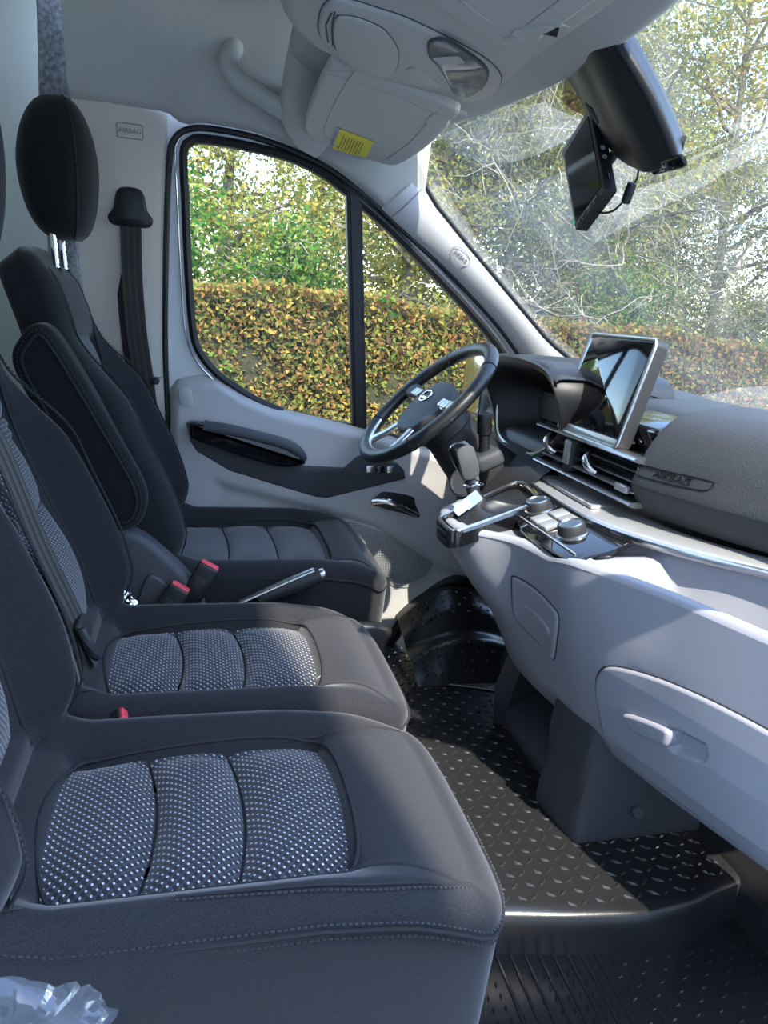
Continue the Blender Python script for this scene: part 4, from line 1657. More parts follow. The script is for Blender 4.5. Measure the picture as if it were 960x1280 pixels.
for s_ in (-1, 1):
    g = G()
    g.tube(catmull([WO + WR * s_ * .07 + WU * .012 - WN * .012, WO + WR * s_ * .13 + WU * .022 - WN * .010, WO + WR * s_ * .212 + WU * .020], 6), [(.030 - .010 * math.sin(math.pi * i / 12), .011) for i in range(13)], 12, up=WN)
    spk = g.obj('spoke', 'satin_silver' if s_ < 0 else 'dark_plastic', sw, 60)
    g = G()
    for q in range(3):
        g.box(WO + WR * s_ * (.105 + .022 * q) + WU * .018 + WN * .002, (.016, .026, .010), .003, Matrix((WR, WU, WN)).transposed())
    g.obj('spoke_button', 'satin_silver', spk)
    g = G()
    lp = catmull([WO + WR * s_ * .055 - WU * .075 - WN * .014, WO + WR * s_ * .075 - WU * .13 - WN * .010, WO + WR * s_ * .105 - WU * .195], 6)
    g.tube(lp, [(.017, .009)] * len(lp), 12, up=WN)
    g.obj('lower_spoke', 'satin_silver', sw, 60)
g = G()
g.tube([wp(a, RADW - .022, .004) for a in np.linspace(math.pi - .95, math.pi + .95, 30)], (.006, .005), 8, up=WN)
g.obj('lower_trim', 'satin_silver', sw, label='bright trim along the lower rim')
# column shroud and switchgear
cp = [WO - WN * .035, WO - WN * .07, WO - WN * .14, WO - WN * .22, WO - WN * .30]
g = G()
g.tube(cp, [(.045, .05), (.070, .072), (.078, .080), (.084, .090), (.09, .11)], 28, up=WU)
co = g.obj('column_shroud', 'dark_plastic', sw, 60, label='black steering column shroud')
g = G()
g.tube([WO - WN * .105 + (WR * math.cos(q) * .0765 + WU * math.sin(q) * .0785) for q in np.linspace(0, 2 * math.pi, 41)[:-1]], .0015, 6, closed=True, up=WN)
g.obj('shroud_joint', 'seam', co)
# right-hand stalk with its square base
g = G()
g.box((.395, .37, .748), (.085, .09, .05), .018, Matrix.Rotation(math.radians(-25), 3, 'Y'), 4)
g.obj('stalk_base', 'charcoal_plastic', sw)
g = G()
g.tube([V(.388, .368, .766) + WU * 0 + WR * math.cos(q) * .030 + V(.030 * math.sin(q), 0, .013 * math.sin(q)) for q in np.linspace(0, 2 * math.pi, 33)[:-1]], .004, 8, closed=True)
g.obj('stalk_ring', 'dark_plastic', sw)
g = G()
ax = Vector((-.12, -.05, 1)).normalized()
g.lathe((.390, .368, .760), ax, [(0, 0), (.016, 0), (.0145, .03), (.0155, .055), (.0200, .060), (.0205, .085), (.0200, .108), (.018, .113), (.013, .114), (.012, .112), (0, .112)], 28)
g.obj('stalk', 'black_plastic', sw, 35, label='thick black column stalk')
g = G()
g.lathe((.330, .335, .690), Vector((-.72, -.55, .45)), [(.02, -.01), (.043, 0), (.044, .006), (.038, .010), (.036, .004), (.0, .004)], 30)
g.obj('ignition_surround', 'charcoal_plastic', sw)

# ================================================================ OVERHEAD
oc = thing('overhead_console', (0, 0, 1.70), 'grey overhead shelf with dome lamp panel and glasses holder', 'overhead console')
g = G()
oo = cm2([(-.262, -.80), (-.262, -.45), (-.262, -.20), (-.255, -.11), (-.232, -.03), (-.19, .055), (-.14, .105), (-.016, .190), (.10, .252), (.19, .285), (.232, .262), (.244, .18), (.238, .05), (.232, -.10), (.232, -.45), (.232, -.80)], 6)
UX, UYm = V(1, 0, 0), V(0, -1, 0)
g.plate([(a, -b) for a, b in oo], (0, 0, 1.70), UX, UYm, .12, .030, 5)
g.obj('shelf_body', 'overhead_plastic', oc, 50)
ins = cm2([(-.164, -.007), (-.181, -.084), (-.183, -.165), (-.160, -.196), (-.10, -.182), (-.031, -.155), (.12, -.055), (.198, .035), (.225, .125), (.222, .19), (.195, .216), (.150, .214), (-.008, .155), (-.113, .082)], 5)


def ceil_plate(name, poly, z, th, bev, m_, par, ang=40):
    g_ = G()
    g_.plate([(a, -b) for a, b in poly], (0, 0, z), UX, UYm, th, bev, 3)
    return g_.obj(name, m_, par, ang)


ceil_plate('panel_gap', offset(ins, .0022), 1.584, .005, .001, 'charcoal_plastic', oc)
ip = ceil_plate('lamp_panel', ins, 1.584, .011, .006, 'overhead_plastic', oc)
lidp = cm2([(-.160, -.125), (-.141, -.150), (-.105, -.140), (-.070, -.110), (-.028, -.030), (-.004, .07), (-.006, .110), (-.032, .132), (-.099, .080), (-.138, .0)], 5)
ceil_plate('holder_gap', offset(lidp, .0014), 1.574, .002, .0005, 'black_plastic', ip)
hl = ceil_plate('glasses_holder', lidp, 1.574, .006, .004, 'overhead_plastic', ip)
for k in range(6):
    g = G()
    x = -.170 + .006 * k
    g.tube([(x - .002, -.165 + .010 * k, 1.5725), (x + .004, -.10 + .006 * k, 1.5725), (x + .022, -.01 + .012 * k, 1.5725)] if k else [(x, -.15, 1.5725), (x, -.09, 1.5725), (x + .018, -.01, 1.5725)], .0016, 5)
    g.obj('microphone_slot', 'charcoal_plastic', ip)
dm = cm2([(.012, -.100), (.030, -.122), (.085, -.080), (.147, -.015), (.176, .06), (.186, .125), (.178, .170), (.150, .165), (.125, .12), (.075, .03), (.035, -.03)], 5)
ceil_plate('lens_rim', offset(dm, .004), 1.574, .004, .002, 'charcoal_plastic', ip)
lens = ceil_plate('dome_lens', dm, 1.571, .004, .002, 'lens', ip)
for c in ((.120, -.010), (.150, .08)):
    g = G()
    g.box((c[0], c[1], 1.5725), (.045, .05, .003), .001, Matrix.Rotation(math.radians(-38), 3, 'Z'))
    g.obj('lamp_reflector', 'chrome', ip)
g = G()
g.box((.066, -.042, 1.566), (.05, .035, .003), .001, Matrix.Rotation(math.radians(-40), 3, 'Z'))
g.obj('lamp_switch', 'overhead_plastic', ip)
ceil_plate('rocker_button', cm2([(.014, .068), (.030, .052), (.068, .085), (.103, .125), (.100, .150), (.078, .146), (.036, .112)], 4), 1.573, .003, .002, 'overhead_plastic', ip)

# visors ------------------------------------------------------------------


def visor(label, outline, n_, o, par_group=None):
    t_ = thing('sun_visor', o, label, 'sun visor')
    n_ = Vector(n_).normalized()
    ua = (V(1, 0, 0) - n_ * n_.x).normalized()
    ub = n_.cross(ua)
    poly = [((Vector(p) - Vector(o)).dot(ua), (Vector(p) - Vector(o)).dot(ub)) for p in outline]
    poly = cm2(poly, 5)
    g_ = G()
    g_.pad(poly, lambda a, b: .0, .009, -.020, (o, ua, ub, -n_), nr=10, nrd=5, N=120)
    b_ = g_.obj('visor_body', 'overhead_plastic', t_, 60)
    g_ = G()
    g_.tube([Vector(o) + ua * a + ub * b - n_ * .0008 for a, b in offset(poly, -.05)], .0012, 5, closed=True)
    g_.obj('vanity_line', 'overhead_plastic', b_)
    return t_, ua, ub, n_


vn = (.0897, .1035, .9906)
vo1 = [(-.122, .169, 1.578), (-.102, .146, 1.579), (.03, .170, 1.566), (.165, .212, 1.547), (.186, .248, 1.541), (.180, .285, 1.538), (.188, .325, 1.534), (.185, .50, 1.52), (.165, .640, 1.503), (.145, .672, 1.50), (.112, .674, 1.50), (.0, .655, 1.515), (-.059, .635, 1.522), (-.112, .562, 1.537), (-.126, .396, 1.555)]
dv, va, vb, vnn = visor('folded up driver sun visor carrying a yellow warning sticker', vo1, vn, (.03, .42, 1.541))
ORGv = Vector((.03, .42, 1.541))


def on_visor(x, y, h):
    z = ORGv.z - (vnn.x * (x - ORGv.x) + vnn.y * (y - ORGv.y)) / vnn.z
    return Vector((x, y, z)) - vnn * h


def quad_on(name, pts, h, m_, par):
    g_ = G()
    lo_ = [on_visor(x, y, h - .0006) for x, y in pts]
    hi_ = [on_visor(x, y, h) for x, y in pts]
    g_.grid([lo_, hi_], cv=True, cap0=True, cap1=True)
    return g_.obj(name, m_, par, None)


S0, S1, S2, S3 = Vector((-.047, .479)), Vector((.057, .515)), Vector((.067, .650)), Vector((-.039, .637))


def bil(u, v):
    p = S0.lerp(S1, u).lerp(S3.lerp(S2, u), v)
    return (p.x, p.y)


stk = quad_on('warning_sticker', [bil(.10, 0), bil(1, 0), bil(1, 1), bil(.10, 1)], .0018, 'yellow_paper', dv)
stk['label'] = 'yellow printed warning sticker'
quad_on('sticker_edge', [bil(0, 0), bil(.11, 0), bil(.11, 1), bil(0, 1)], .0018, 'white_paper', stk)
for k in range(8):
    u = .24 + .075 * k
    v0, v1 = .22 + .05 * (k % 3 == 1), .93 - .06 * (k % 2)
    quad_on('print_line', [bil(u, v0), bil(u + .018, v0), bil(u + .018, v1), bil(u, v1)], .0024, 'print_ink', stk)
quad_on('print_line', [bil(.03, .12), bil(.06, .12), bil(.06, .85), bil(.03, .85)], .0024, 'felt', stk)
quad_on('warning_mark', [bil(.17, .78), bil(.25, .80), bil(.21, .92)], .0024, 'red_button', stk)
g = G()
g.cyl((.150, .235, 1.560), (.205, .245, 1.552), .007, n=12)
g.obj('visor_clip', 'overhead_plastic', dv)
vo2 = [(.153, -.195, 1.575), (.125, -.172, 1.575), (.045, -.215, 1.575), (-.03, -.275, 1.575), (-.06, -.34, 1.575), (-.06, -.70, 1.575), (.0, -.74, 1.575), (.14, -.74, 1.575), (.165, -.70, 1.575), (.165, -.30, 1.575), (.155, -.255, 1.575), (.165, -.225, 1.575)]
pv, _, _, _ = visor('folded up passenger sun visor set into the overhead shelf', vo2, (0, 0, 1), (.05, -.46, 1.560))
g = G()
g.cyl((.158, -.245, 1.570), (.178, -.255, 1.566), .007, n=12)
g.obj('visor_clip', 'black_plastic', pv)

# grab handle bracket -------------------------------------------------------
gh = thing('grab_handle', (-.2, .66, 1.66), 'grey moulded grab handle and shelf bracket above the driver window', 'grab handle')
g = G()
pth = catmull([(-.105, .60, 1.585), (-.150, .61, 1.588), (-.215, .615, 1.615), (-.280, .62, 1.645), (-.302, .625, 1.675), (-.296, .64, 1.708), (-.285, .68, 1.735)], 8)
g.tube(pth, [(.025, .028 - .003 * math.sin(math.pi * i / len(pth))) for i in range(len(pth))], 14, up=(0, 1, 0))
g.obj('handle_bar', 'overhead_plastic', gh, 70)
g = G()
st = catmull([(-.115, .45, 1.80), (-.118, .50, 1.74), (-.128, .56, 1.66), (-.130, .60, 1.595), (-.10, .64, 1.555), (-.05, .66, 1.535)], 8)
g.tube(st, [(.030 + .012 * math.sin(math.pi * i / len(st)), .044) for i in range(len(st))], 16, up=(1, 0, 0))
g.obj('bracket', 'overhead_plastic', gh, 70)
g = G()
g.box((-.29, .70, 1.735), (.05, .03, .05), .01)
g.obj('mount', 'overhead_plastic', gh)

# mirror-camera pod on the windscreen ---------------------------------------
pod = thing('mirror_pod', (.38, -.05, 1.55), 'black camera pod fixed to the windscreen top centre', 'pod')
pn = Vector((-.19, 0, -.15)).normalized()
pu_ = Vector((0, -1, 0))
pv_ = pn.cross(pu_)
po3 = [(.294, -.199, 1.615), (.298, -.148, 1.61), (.306, .003, 1.599), (.311, .082, 1.593), (.332, .130, 1.566), (.351, .151, 1.542), (.381, .085, 1.505), (.407, .022, 1.471), (.447, -.078, 1.421), (.458, -.193, 1.408), (.444, -.217, 1.425), (.375, -.218, 1.512), (.313, -.2, 1.591)]
PC = Vector((.375, -.05, 1.512))
pol = [((Vector(p) - PC).dot(pu_), (Vector(p) - PC).dot(pv_)) for p in po3]
pol = cm2(pol, 3)


def podH(a, b):
    # ridge running down the pod, the window side falls away
    r_ = -.05 * sst(.02, -.15, a) * 1.0 + .016 * math.exp(-((a - .095) / .05) ** 2)
    return r_


g = G()
g.pad(pol, podH, .014, -.050, (PC, pu_, pv_, pn), nr=14, nrd=5, N=120, taper=.03)
pb_ = g.obj('pod_shell', 'black_plastic', pod, 60)
for k in range(4):
    g = G()
    a = -.060 + .012 * k
    c0_ = PC + pu_ * a + pv_ * (.012 - .003 * k) + pn * (podH(a, 0) + .001)
    g.box(c0_, (.005, .034, .003), .001, Matrix((pu_, pv_, pn)).transposed())
    g.obj('cooling_slot', 'rubber_seal', pb_)
g = G()
cpod = PC + pu_ * .145 + pv_ * (.125 if pv_.z < 0 else -.125)
g.plate(rrect(-.05, .05, -.012, .012, .008, 4), cpod + pn * .0, pu_, pv_, .008, .003)
g.obj('pod_end', 'gloss_black', pb_)
g = G()
g.box(PC + Vector((.03, 0, .055)), (.06, .12, .05), .015, Matrix.Rotation(math.radians(38), 3, 'Y'), 3)
g.obj('windscreen_mount', 'black_plastic', pod)

# small monitor hanging from the pod ----------------------------------------
mon = thing('small_monitor', (.40, .04, 1.34), 'small black monitor hanging tilted below the windscreen pod', 'monitor')
mu = Vector((0, -.112, -.170)).normalized()
mv = Vector((.0, -.112, .040))
mv = (mv - mu * mv.dot(mu)).normalized()
mn = mu.cross(mv)
if mn.x > 0: mn = -mn
MO = Vector((.402, .037, 1.432))
RM = Matrix((mu, mv, mn)).transposed()
FL = mu.cross(mv).dot(mn) < 0
A1, A2 = (mv, mu) if FL else (mu, mv)


def mrect(a, b, r_):
    return rrect(-b, b, -a, a, r_, 3) if FL else rrect(-a, a, -b, b, r_, 3)


g = G()
g.plate(mrect(.104, .062, .005), MO - mn * .024, A1, A2, .026, .003)
mb = g.obj('case', 'black_plastic', mon, 40)
g = G()
g.plate(mrect(.088, .052, .002), MO + mn * .002, A1, A2, .0015, .0005)
g.obj('monitor_glass', 'gloss_black', mon, None)
for k in range(4):
    g = G()
    g.box(MO + mu * .097 + mv * (-.042 + .024 * k) + mn * .003, (.006, .016, .003), .001, RM)
    g.obj('button', 'dark_plastic', mb)
for k, off in enumerate((-.055, .0, .022, .07)):
    g = G()
    c = MO + mv * .0622 + mu * off - mn * .010
    if k in (1, 2):
        g.lathe(c, mv, [(0, 0), (.0055, 0), (.0055, .0015), (.0035, .002), (.003, 0)], 14)
        g.obj('socket', 'silver_trim', mb)
    else:
        g.box(c, (.016, .003, .004), .001, RM)
        g.obj('slot', 'gloss_black', mb)
g = G()
g.box(MO + mu * .085 - mv * .060 + mn * .004, (.012, .014, .001), .0003, RM)
g.obj('film_tab', 'green_film', mb)
g = G()
g.tube(catmull([MO - mn * .02, MO + V(.035, -.03, .01), V(.445, -.02, 1.47)], 6), .010, 10)
g.obj('ball_arm', 'black_plastic', mon)
cab = thing('monitor_cable', (.43, -.07, 1.36), 'thin black cable with inline block behind the small monitor', 'cable')
g = G()
g.tube(catmull([(.455, -.09, 1.425), (.456, -.088, 1.405), (.452, -.085, 1.392)], 5), .0022, 6)
g.tube(catmull([(.440, -.078, 1.362), (.430, -.06, 1.345), (.42, -.03, 1.343), (.412, -.01, 1.352)], 5), .0022, 6)
g.obj('wire', 'rubber_seal', cab)
g = G()
g.box((.446, -.082, 1.377), (.016, .016, .040), .004, Matrix.Rotation(math.radians(25), 3, 'X'))
g.obj('inline_block', 'dark_plastic', cab)

# ================================================================ BELTS, BUCKLES, SMALL THINGS


def ribbon(g_, path, width, normal, th=.0014, bands=None):
    P = catmull(path, 8)
    N = [Vector(n) for n in (normal if isinstance(normal, list) else [normal] * len(path))]
    NN = catmull(N, 8)
    rows_ = []
    for i, p in enumerate(P):
        t_ = (P[min(i + 1, len(P) - 1)] - P[max(i - 1, 0)]).normalized()
        n_ = NN[i].normalized()
        s_ = t_.cross(n_).normalized()
        n_ = s_.cross(t_)
        w0, w1 = (-width / 2, width / 2) if bands is None else bands
        rows_.append([p + s_ * w0 + n_ * th, p + s_ * w1 + n_ * th, p + s_ * w1 - n_ * th, p + s_ * w0 - n_ * th])
    g_.grid(rows_, cv=True, cap0=True, cap1=True)


db = thing('seat_belt', (-.52, .76, .86), 'dark webbing driver seat belt hanging on the beige pillar', 'seat belt')
bp_ = [(-.547, .735, 1.285), (-.545, .738, 1.15), (-.535, .750, 1.0), (-.518, .770, .87), (-.50, .78, .70)]
nb = [(.0, -1, 0)] * 5
g = G()
ribbon(g, bp_, .054, nb)
wb_ = g.obj('webbing', 'belt_web', db, None)
for b0 in (-.022, -.006, .010):
    g = G()
    ribbon(g, [Vector(p) + V(0, -.0012, 0) for p in bp_], .05, nb, .0008, (b0, b0 + .010))
    g.obj('woven_band', 'belt_web_dark', wb_, None)
g = G()
ribbon(g, [(-.575, .755, 1.27), (-.572, .758, 1.1), (-.560, .765, .95), (-.542, .772, .86)], .030, (-.3, -1, 0))
g.obj('return_webbing', 'belt_web_dark', db, None)
g = G()
go = cm2([(-.036, .050), (-.020, .066), (.020, .066), (.036, .050), (.044, .012), (.058, -.008), (.052, -.026), (.030, -.032), (-.030, -.032), (-.052, -.026), (-.058, -.008), (-.044, .012)], 4)
GO = Vector((-.548, .735, 1.315))
g.pad(go, lambda a, b: .012 - 3 * a * a - 1.5 * (b - .02) ** 2, .012, -.012, (GO, (1, 0, 0), (0, 0, 1), (0, -1, 0)), nr=8, N=80)
gd = g.obj('belt_guide', 'black_plastic', db, 60, label='black belt guide loop')
g = G()
g.tube(catmull([GO + V(-.036, -.010, -.018), GO + V(-.02, -.020, -.020), GO + V(.02, -.020, -.020), GO + V(.036, -.010, -.018)], 6), .0045, 8)
g.obj('guide_bar', 'black_plastic', gd)
g = G()
g.cyl((-.485, .775, .872), (-.485, .750, .872), .010, n=14, bev=.003)
g.obj('anchor_bolt', 'dark_plastic', db)

mbelt = thing('seat_belt', (-.60, -.20, .45), 'dark seat belt lying down the middle seat backrest to a plastic tongue', 'seat belt')
mp = [(-.735, -.262, 1.02), (-.672, -.252, .868), (-.622, -.235, .70), (-.580, -.218, .575), (-.565, -.214, .52)]
mnrm = [(.93, -.3, .3)] * 5
g = G()
ribbon(g, mp, .048, mnrm)
mw = g.obj('webbing', 'belt_web_dark', mbelt, None)
for b0 in (-.019, -.004, .011):
    g = G()
    ribbon(g, [Vector(p) + V(.0014, -.0006, .0005) for p in mp], .05, mnrm, .0008, (b0, b0 + .008))
    g.obj('woven_band', 'belt_web', mw, None)
g = G()
ribbon(g, [(-.565, -.215, .52), (-.556, -.225, .485), (-.556, -.24, .455), (-.565, -.25, .44)], .044, [(1, -.3, .2), (1, -.3, .1), (.9, -.4, 0), (.8, -.4, .3)])
g.obj('lap_webbing', 'belt_web_dark', mbelt, None)
g = G()
TR = Matrix.Rotation(math.radians(-22), 3, 'Y')
g.box((-.563, -.222, .545), (.012, .060, .040), .005, TR, 3)
tg = g.obj('tongue_grip', 'dark_plastic', mbelt, label='dark plastic belt tongue')
g = G()
g.box((-.554, -.222, .500), (.0025, .026, .060), .001, TR)
g.obj('tongue_blade', 'satin_silver', tg)
g = G()
g.tube(catmull([(-.562, -.258, .560), (-.550, -.262, .535), (-.540, -.258, .510), (-.540, -.240, .500)], 5), .0085, 8)
g.obj('tongue_hook', 'dark_plastic', tg)


def buckle(base, d, side, label, L=.118, w=.050, th=.030):
    t_ = thing('belt_buckle', base, label, 'belt buckle', 'seat belt buckles between the seats')
    d = Vector(d).normalized()
    s_ = (Vector(side) - d * Vector(side).dot(d)).normalized()
    n_ = d.cross(s_)
    R_ = Matrix((s_, d, n_)).transposed()
    b = Vector(base)
    g_ = G()
    g_.box(b + d * L / 2, (w, L, th), .006, R_, 3)
    bd = g_.obj('buckle_body', 'black_plastic', t_)
    g_ = G()
    g_.box(b + d * (L - .001), (w * .86, .010, th * .72), .003, R_, 3)
    g_.obj('release_button', 'red_button', t_, label='red release button')
    g_ = G()
    g_.box(b + d * L * .55 - n_ * th * .49, (w * .5, L * .35, .003), .001, R_)
    g_.obj('logo_recess', 'dark_plastic', bd)
    g_ = G()
    g_.box(b - d * .02, (w * .7, .06, .006), .002, R_)
    g_.obj('buckle_strap', 'belt_web_dark', t_)
    return t_


buckle((-.462, .115, .385), (.45, .0, .80), (1, -.25, -.5), 'red-buttoned belt buckle next to the black plastic console behind the handbrake')
buckle((-.395, .155, .42), (.42, .0, .80), (1, -.2, -.5), 'red-buttoned belt buckle closest to the driver seat cushion')
buckle((-.535, -.350, .405), (.55, .02, .45), (.3, -1, 0), 'short belt buckle with a red button sunk between the two passenger cushions', .062, .032, .022)

# console box behind the handbrake
cb = thing('seat_console', (-.46, .17, .30), 'dark plastic console block between middle and driver backrests', 'console')
g = G()
ob = cm2([(-.60, .36), (-.60, .56), (-.56, .600), (-.50, .600), (-.44, .552), (-.385, .492), (-.36, .45), (-.36, .36)], 4)
g.plate(ob, (0, .200, 0), (1, 0, 0), (0, 0, 1), .055, .016, 4)
g.obj('console_shell', 'charcoal_plastic', cb, 50)
g = G()
g.plate(cm2([(-.50, .40), (-.48, .50), (-.45, .50), (-.425, .46), (-.41, .40)], 4), (0, .146, 0), (1, 0, 0), (0, 0, 1), .012, .006, 3)
g.obj('side_pocket', 'charcoal_plastic', cb, 50)

# handbrake
hbk = thing('handbrake', (-.25, .165, .38), 'handbrake lever with satin button between the seats', 'handbrake')
hd_ = Vector((.145, .0, .062)).normalized()
h0 = Vector((-.225, .165, .432))
g = G()
g.tube([h0, h0 + hd_ * .05, h0 + hd_ * .10, h0 + hd_ * .158], [(.013, .015), (.016, .018), (.018, .021), (.017, .020)], 16)
g.obj('grip', 'dark_plastic', hbk, 60)
g = G()
g.tube([h0 + V(0, 0, .014) - hd_ * .05, h0 + hd_ * .08 + V(0, 0, .018), h0 + hd_ * .14 + V(0, 0, .019)], [(.012, .005), (.013, .006), (.012, .006)], 12)
g.obj('grip_inlay', 'satin_silver', hbk, 60)
g = G()
g.lathe(h0 + hd_ * .150, hd_, [(0, 0), (.0135, 0), (.0135, .016), (.012, .019), (0, .019)], 20)
g.obj('release_button', 'satin_silver', hbk)
g = G()
g.box(h0 - hd_ * .04 - V(0, 0, .03), (.12, .05, .08), .015)
g.obj('lever_base', 'black_plastic', hbk)

# key tag on the gear lever
kt = thing('key_tag', (.245, .118, .66), 'blue and white tag hanging from the gear lever', 'tag')
td = Vector((-.055, -.01, -.040)).normalized()
tn = Vector((-.3, -.9, .3)).normalized()
ts = td.cross(tn).normalized()
g = G()
g.plate(rrect(0, .045, -.011, .011, .004, 3), V(.262, .112, .694), td, ts, .0016, 0)
g.obj('tag_card', 'white_paper', kt, None)
g = G()
g.plate(rrect(-.030, .016, -.014, .014, .004, 3), V(.262, .112, .694) - tn * .0006, td, ts, .0034, 0)
g.obj('tag_sleeve', 'blue_plastic', kt, None)
for k in range(3):
    g = G()
    g.box(V(.262, .112, .694) + td * (.024 + .008 * k) - ts * .002 + td.cross(ts) * .0018, (.0022, .015 - .003 * k, .0005), 0, Matrix((td, ts, td.cross(ts))).transposed())
    g.obj('print_line', 'print_ink', kt, None)
g = G()
g.tube([V(.282, .138, .735) + V(.020 * math.cos(q), .022 * math.sin(q), -.004 * math.cos(q)) for q in np.linspace(0, 2 * math.pi, 25)[:-1]], .0012, 5, closed=True)
g.obj('tag_ring', 'chrome', kt)

# crumpled foil packet and clear plastic film
random.seed(5)


def crumple(name, c, ua, ub, L, W_, amp, fr_, n, m_, par):
    ua, ub = Vector(ua).normalized(), Vector(ub).normalized()
    w = ua.cross(ub)
    rows_ = []
    for i in range(n + 1):
        rows_.append([])
        for j in range(n + 1):
            a, b = (i / n - .5) * L, (j / n - .5) * W_
            q = noise.noise(Vector((a * fr_, b * fr_, 3.1))) + .6 * abs(noise.noise(Vector((a * fr_ * 2.3, b * fr_ * 2.3, 7))))
            rows_[-1].append(Vector(c) + ua * (a + amp * .5 * noise.noise(Vector((b * fr_, a * fr_, 1)))) + ub * b + w * q * amp)
    g_ = G()
    g_.grid(rows_)
    g_.grid([[p - w * .0008 for p in r_] for r_ in rows_], flip=True)
    return g_.obj(name, m_, par, 25)


fo_ = crumple('foil_packet', (-.520, .112, .468), (.5, 0, -.8), (0.3, 1, .35), .060, .03, .012, 55, 14, 'chrome', None)
tag(fo_, 'small crumpled silver foil packet tucked between middle seat and console', 'packet')
pf_ = crumple('plastic_film', (-.605, -.850, .415), (.55, -.12, -.42), (-.30, -.55, -.38), .30, .16, .026, 20, 40, 'clear_film', None)
tag(pf_, 'crinkled clear protective plastic film hanging off the near cushion corner', 'plastic film')

# exterior mirror beyond the side window
xm = thing('door_mirror', (.62, 1.02, .76), 'exterior door mirror housing seen through the driver window', 'mirror')
g = G()
mo = cm2([(-.10, -.10), (-.11, .06), (-.08, .115), (.06, .125), (.10, .09), (.11, -.06), (.08, -.12), (-.06, -.125)], 5)
MF = (Vector((.60, 1.055, .895)), Vector((0, 1, 0)), Vector((0, 0, 1)), Vector((-1, 0, 0)))
g.pad(mo, lambda a, b: -.0, .03, -.10, MF, nr=6, N=70, taper=.04)
mh = g.obj('mirror_housing', 'dark_plastic', xm, 60)
g = G()
g.plate([(-a * .82, b * .84) for a, b in mo], (.598, 1.055, .895), (0, -1, 0), (0, 0, 1), .004, .001)
g.obj('mirror_glass', 'chrome', xm, 40)
g = G()
g.tube([(.68, .86, .80), (.66, .95, .80), (.65, 1.02, .82)], (.04, .03), 12)
g.obj('mirror_arm', 'dark_plastic', xm, 60)

# ================================================================ OUTSIDE
gd_ = G()
gd_.grid([[(x, y, -.56) for y in np.linspace(-40, 60, 30)] for x in np.linspace(-50, 60, 30)])
gd_.obj('ground', 'ground', None, None, kind='structure')


def leaf(vs, fs, c, s, rnd, squash=1.0):
    a = Vector((rnd.gauss(0, 1), rnd.gauss(0, 1), rnd.gauss(0, 1)))
    if a.length < .1: a = Vector((1, 0, 0))
    a.normalize()
    b = a.orthogonal().normalized()
    t_ = rnd.random() * 6.283
    b = b * math.cos(t_) + a.cross(b) * math.sin(t_)
    n_ = a.cross(b)
    o_ = len(vs)
    vs += [c + a * s, c + b * s * .55 + n_ * s * .12, c - a * s, c - b * s * .55 + n_ * s * .12]
    fs += [(o_, o_ + 1, o_ + 2), (o_, o_ + 2, o_ + 3)]


def leaf_obj(name, vs, fs, m_, parent, kind='stuff', **k):
    me = bpy.data.meshes.new(name)
    me.from_pydata([tuple(v) for v in vs], [], fs)
    me.materials.append(MAT[m_])
    o_ = bpy.data.objects.new(name, me)
    link(o_, parent)
    return tag(o_, kind=kind, **k)


# clipped beech hedge along the far side of the drive
rnd = random.Random(11)
hg = thing('beech_hedge', (2, 4.9, -.56), 'clipped beech hedge in yellow and copper autumn leaf beside the drive', 'hedge')


def hedge_top(x):
    return 1.22 - .035 * x + .03 * math.sin(x * 2.1) + .02 * math.sin(x * 7.15)


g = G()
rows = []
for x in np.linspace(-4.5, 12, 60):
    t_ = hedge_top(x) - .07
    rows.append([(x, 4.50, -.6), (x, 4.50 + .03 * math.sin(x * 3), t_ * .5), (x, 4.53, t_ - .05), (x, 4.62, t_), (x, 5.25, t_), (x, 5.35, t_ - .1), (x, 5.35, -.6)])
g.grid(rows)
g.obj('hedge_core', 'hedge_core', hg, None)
vs, fs = [], []
for i in range(95000):
    x = rnd.uniform(-3.2, 9.5)
    T = hedge_top(x)
    if rnd.random() < .74:
        z = rnd.uniform(-.5, T)
        d = noise.noise(Vector((x * 2.2, z * 2.2, 0))) * .07 + noise.noise(Vector((x * 7, z * 7, 4))) * .03
        y = 4.45 + d + abs(rnd.gauss(0, .035))
    else:
        y = rnd.uniform(4.42, 5.35)
        z = T + .03 * noise.noise(Vector((x * 5, y * 5, 2))) - abs(rnd.gauss(0, .03)) + (.05 * rnd.random() if rnd.random() < .15 else 0)
    leaf(vs, fs, Vector((x, y, z)), rnd.uniform(.018, .034), rnd)
leaf_obj('hedge_leaves', vs, fs, 'beech_leaf', hg)
vs, fs = [], []
for i in range(2600):
    x = rnd.uniform(-3, 9)
    if noise.noise(Vector((x * 1.3, 9, 1))) < .12: continue
    z = rnd.uniform(-.4, hedge_top(x) + .03)
    if noise.noise(Vector((x * 2, z * 2, 5))) < .1: continue
    leaf(vs, fs, Vector((x, 4.40 + abs(rnd.gauss(0, .03)), z)), rnd.uniform(.02, .035), rnd)
leaf_obj('green_sprigs', vs, fs, 'green_leaf', hg)


def branch_path(p, d, L, n, wob, rnd_, grav=0.0):
    P = [Vector(p)]
    d = Vector(d).normalized()
    for i in range(n):
        d = (d + Vector((rnd_.gauss(0, wob), rnd_.gauss(0, wob), rnd_.gauss(0, wob) - grav))).normalized()
        P.append(P[-1] + d * L / n)
    return P


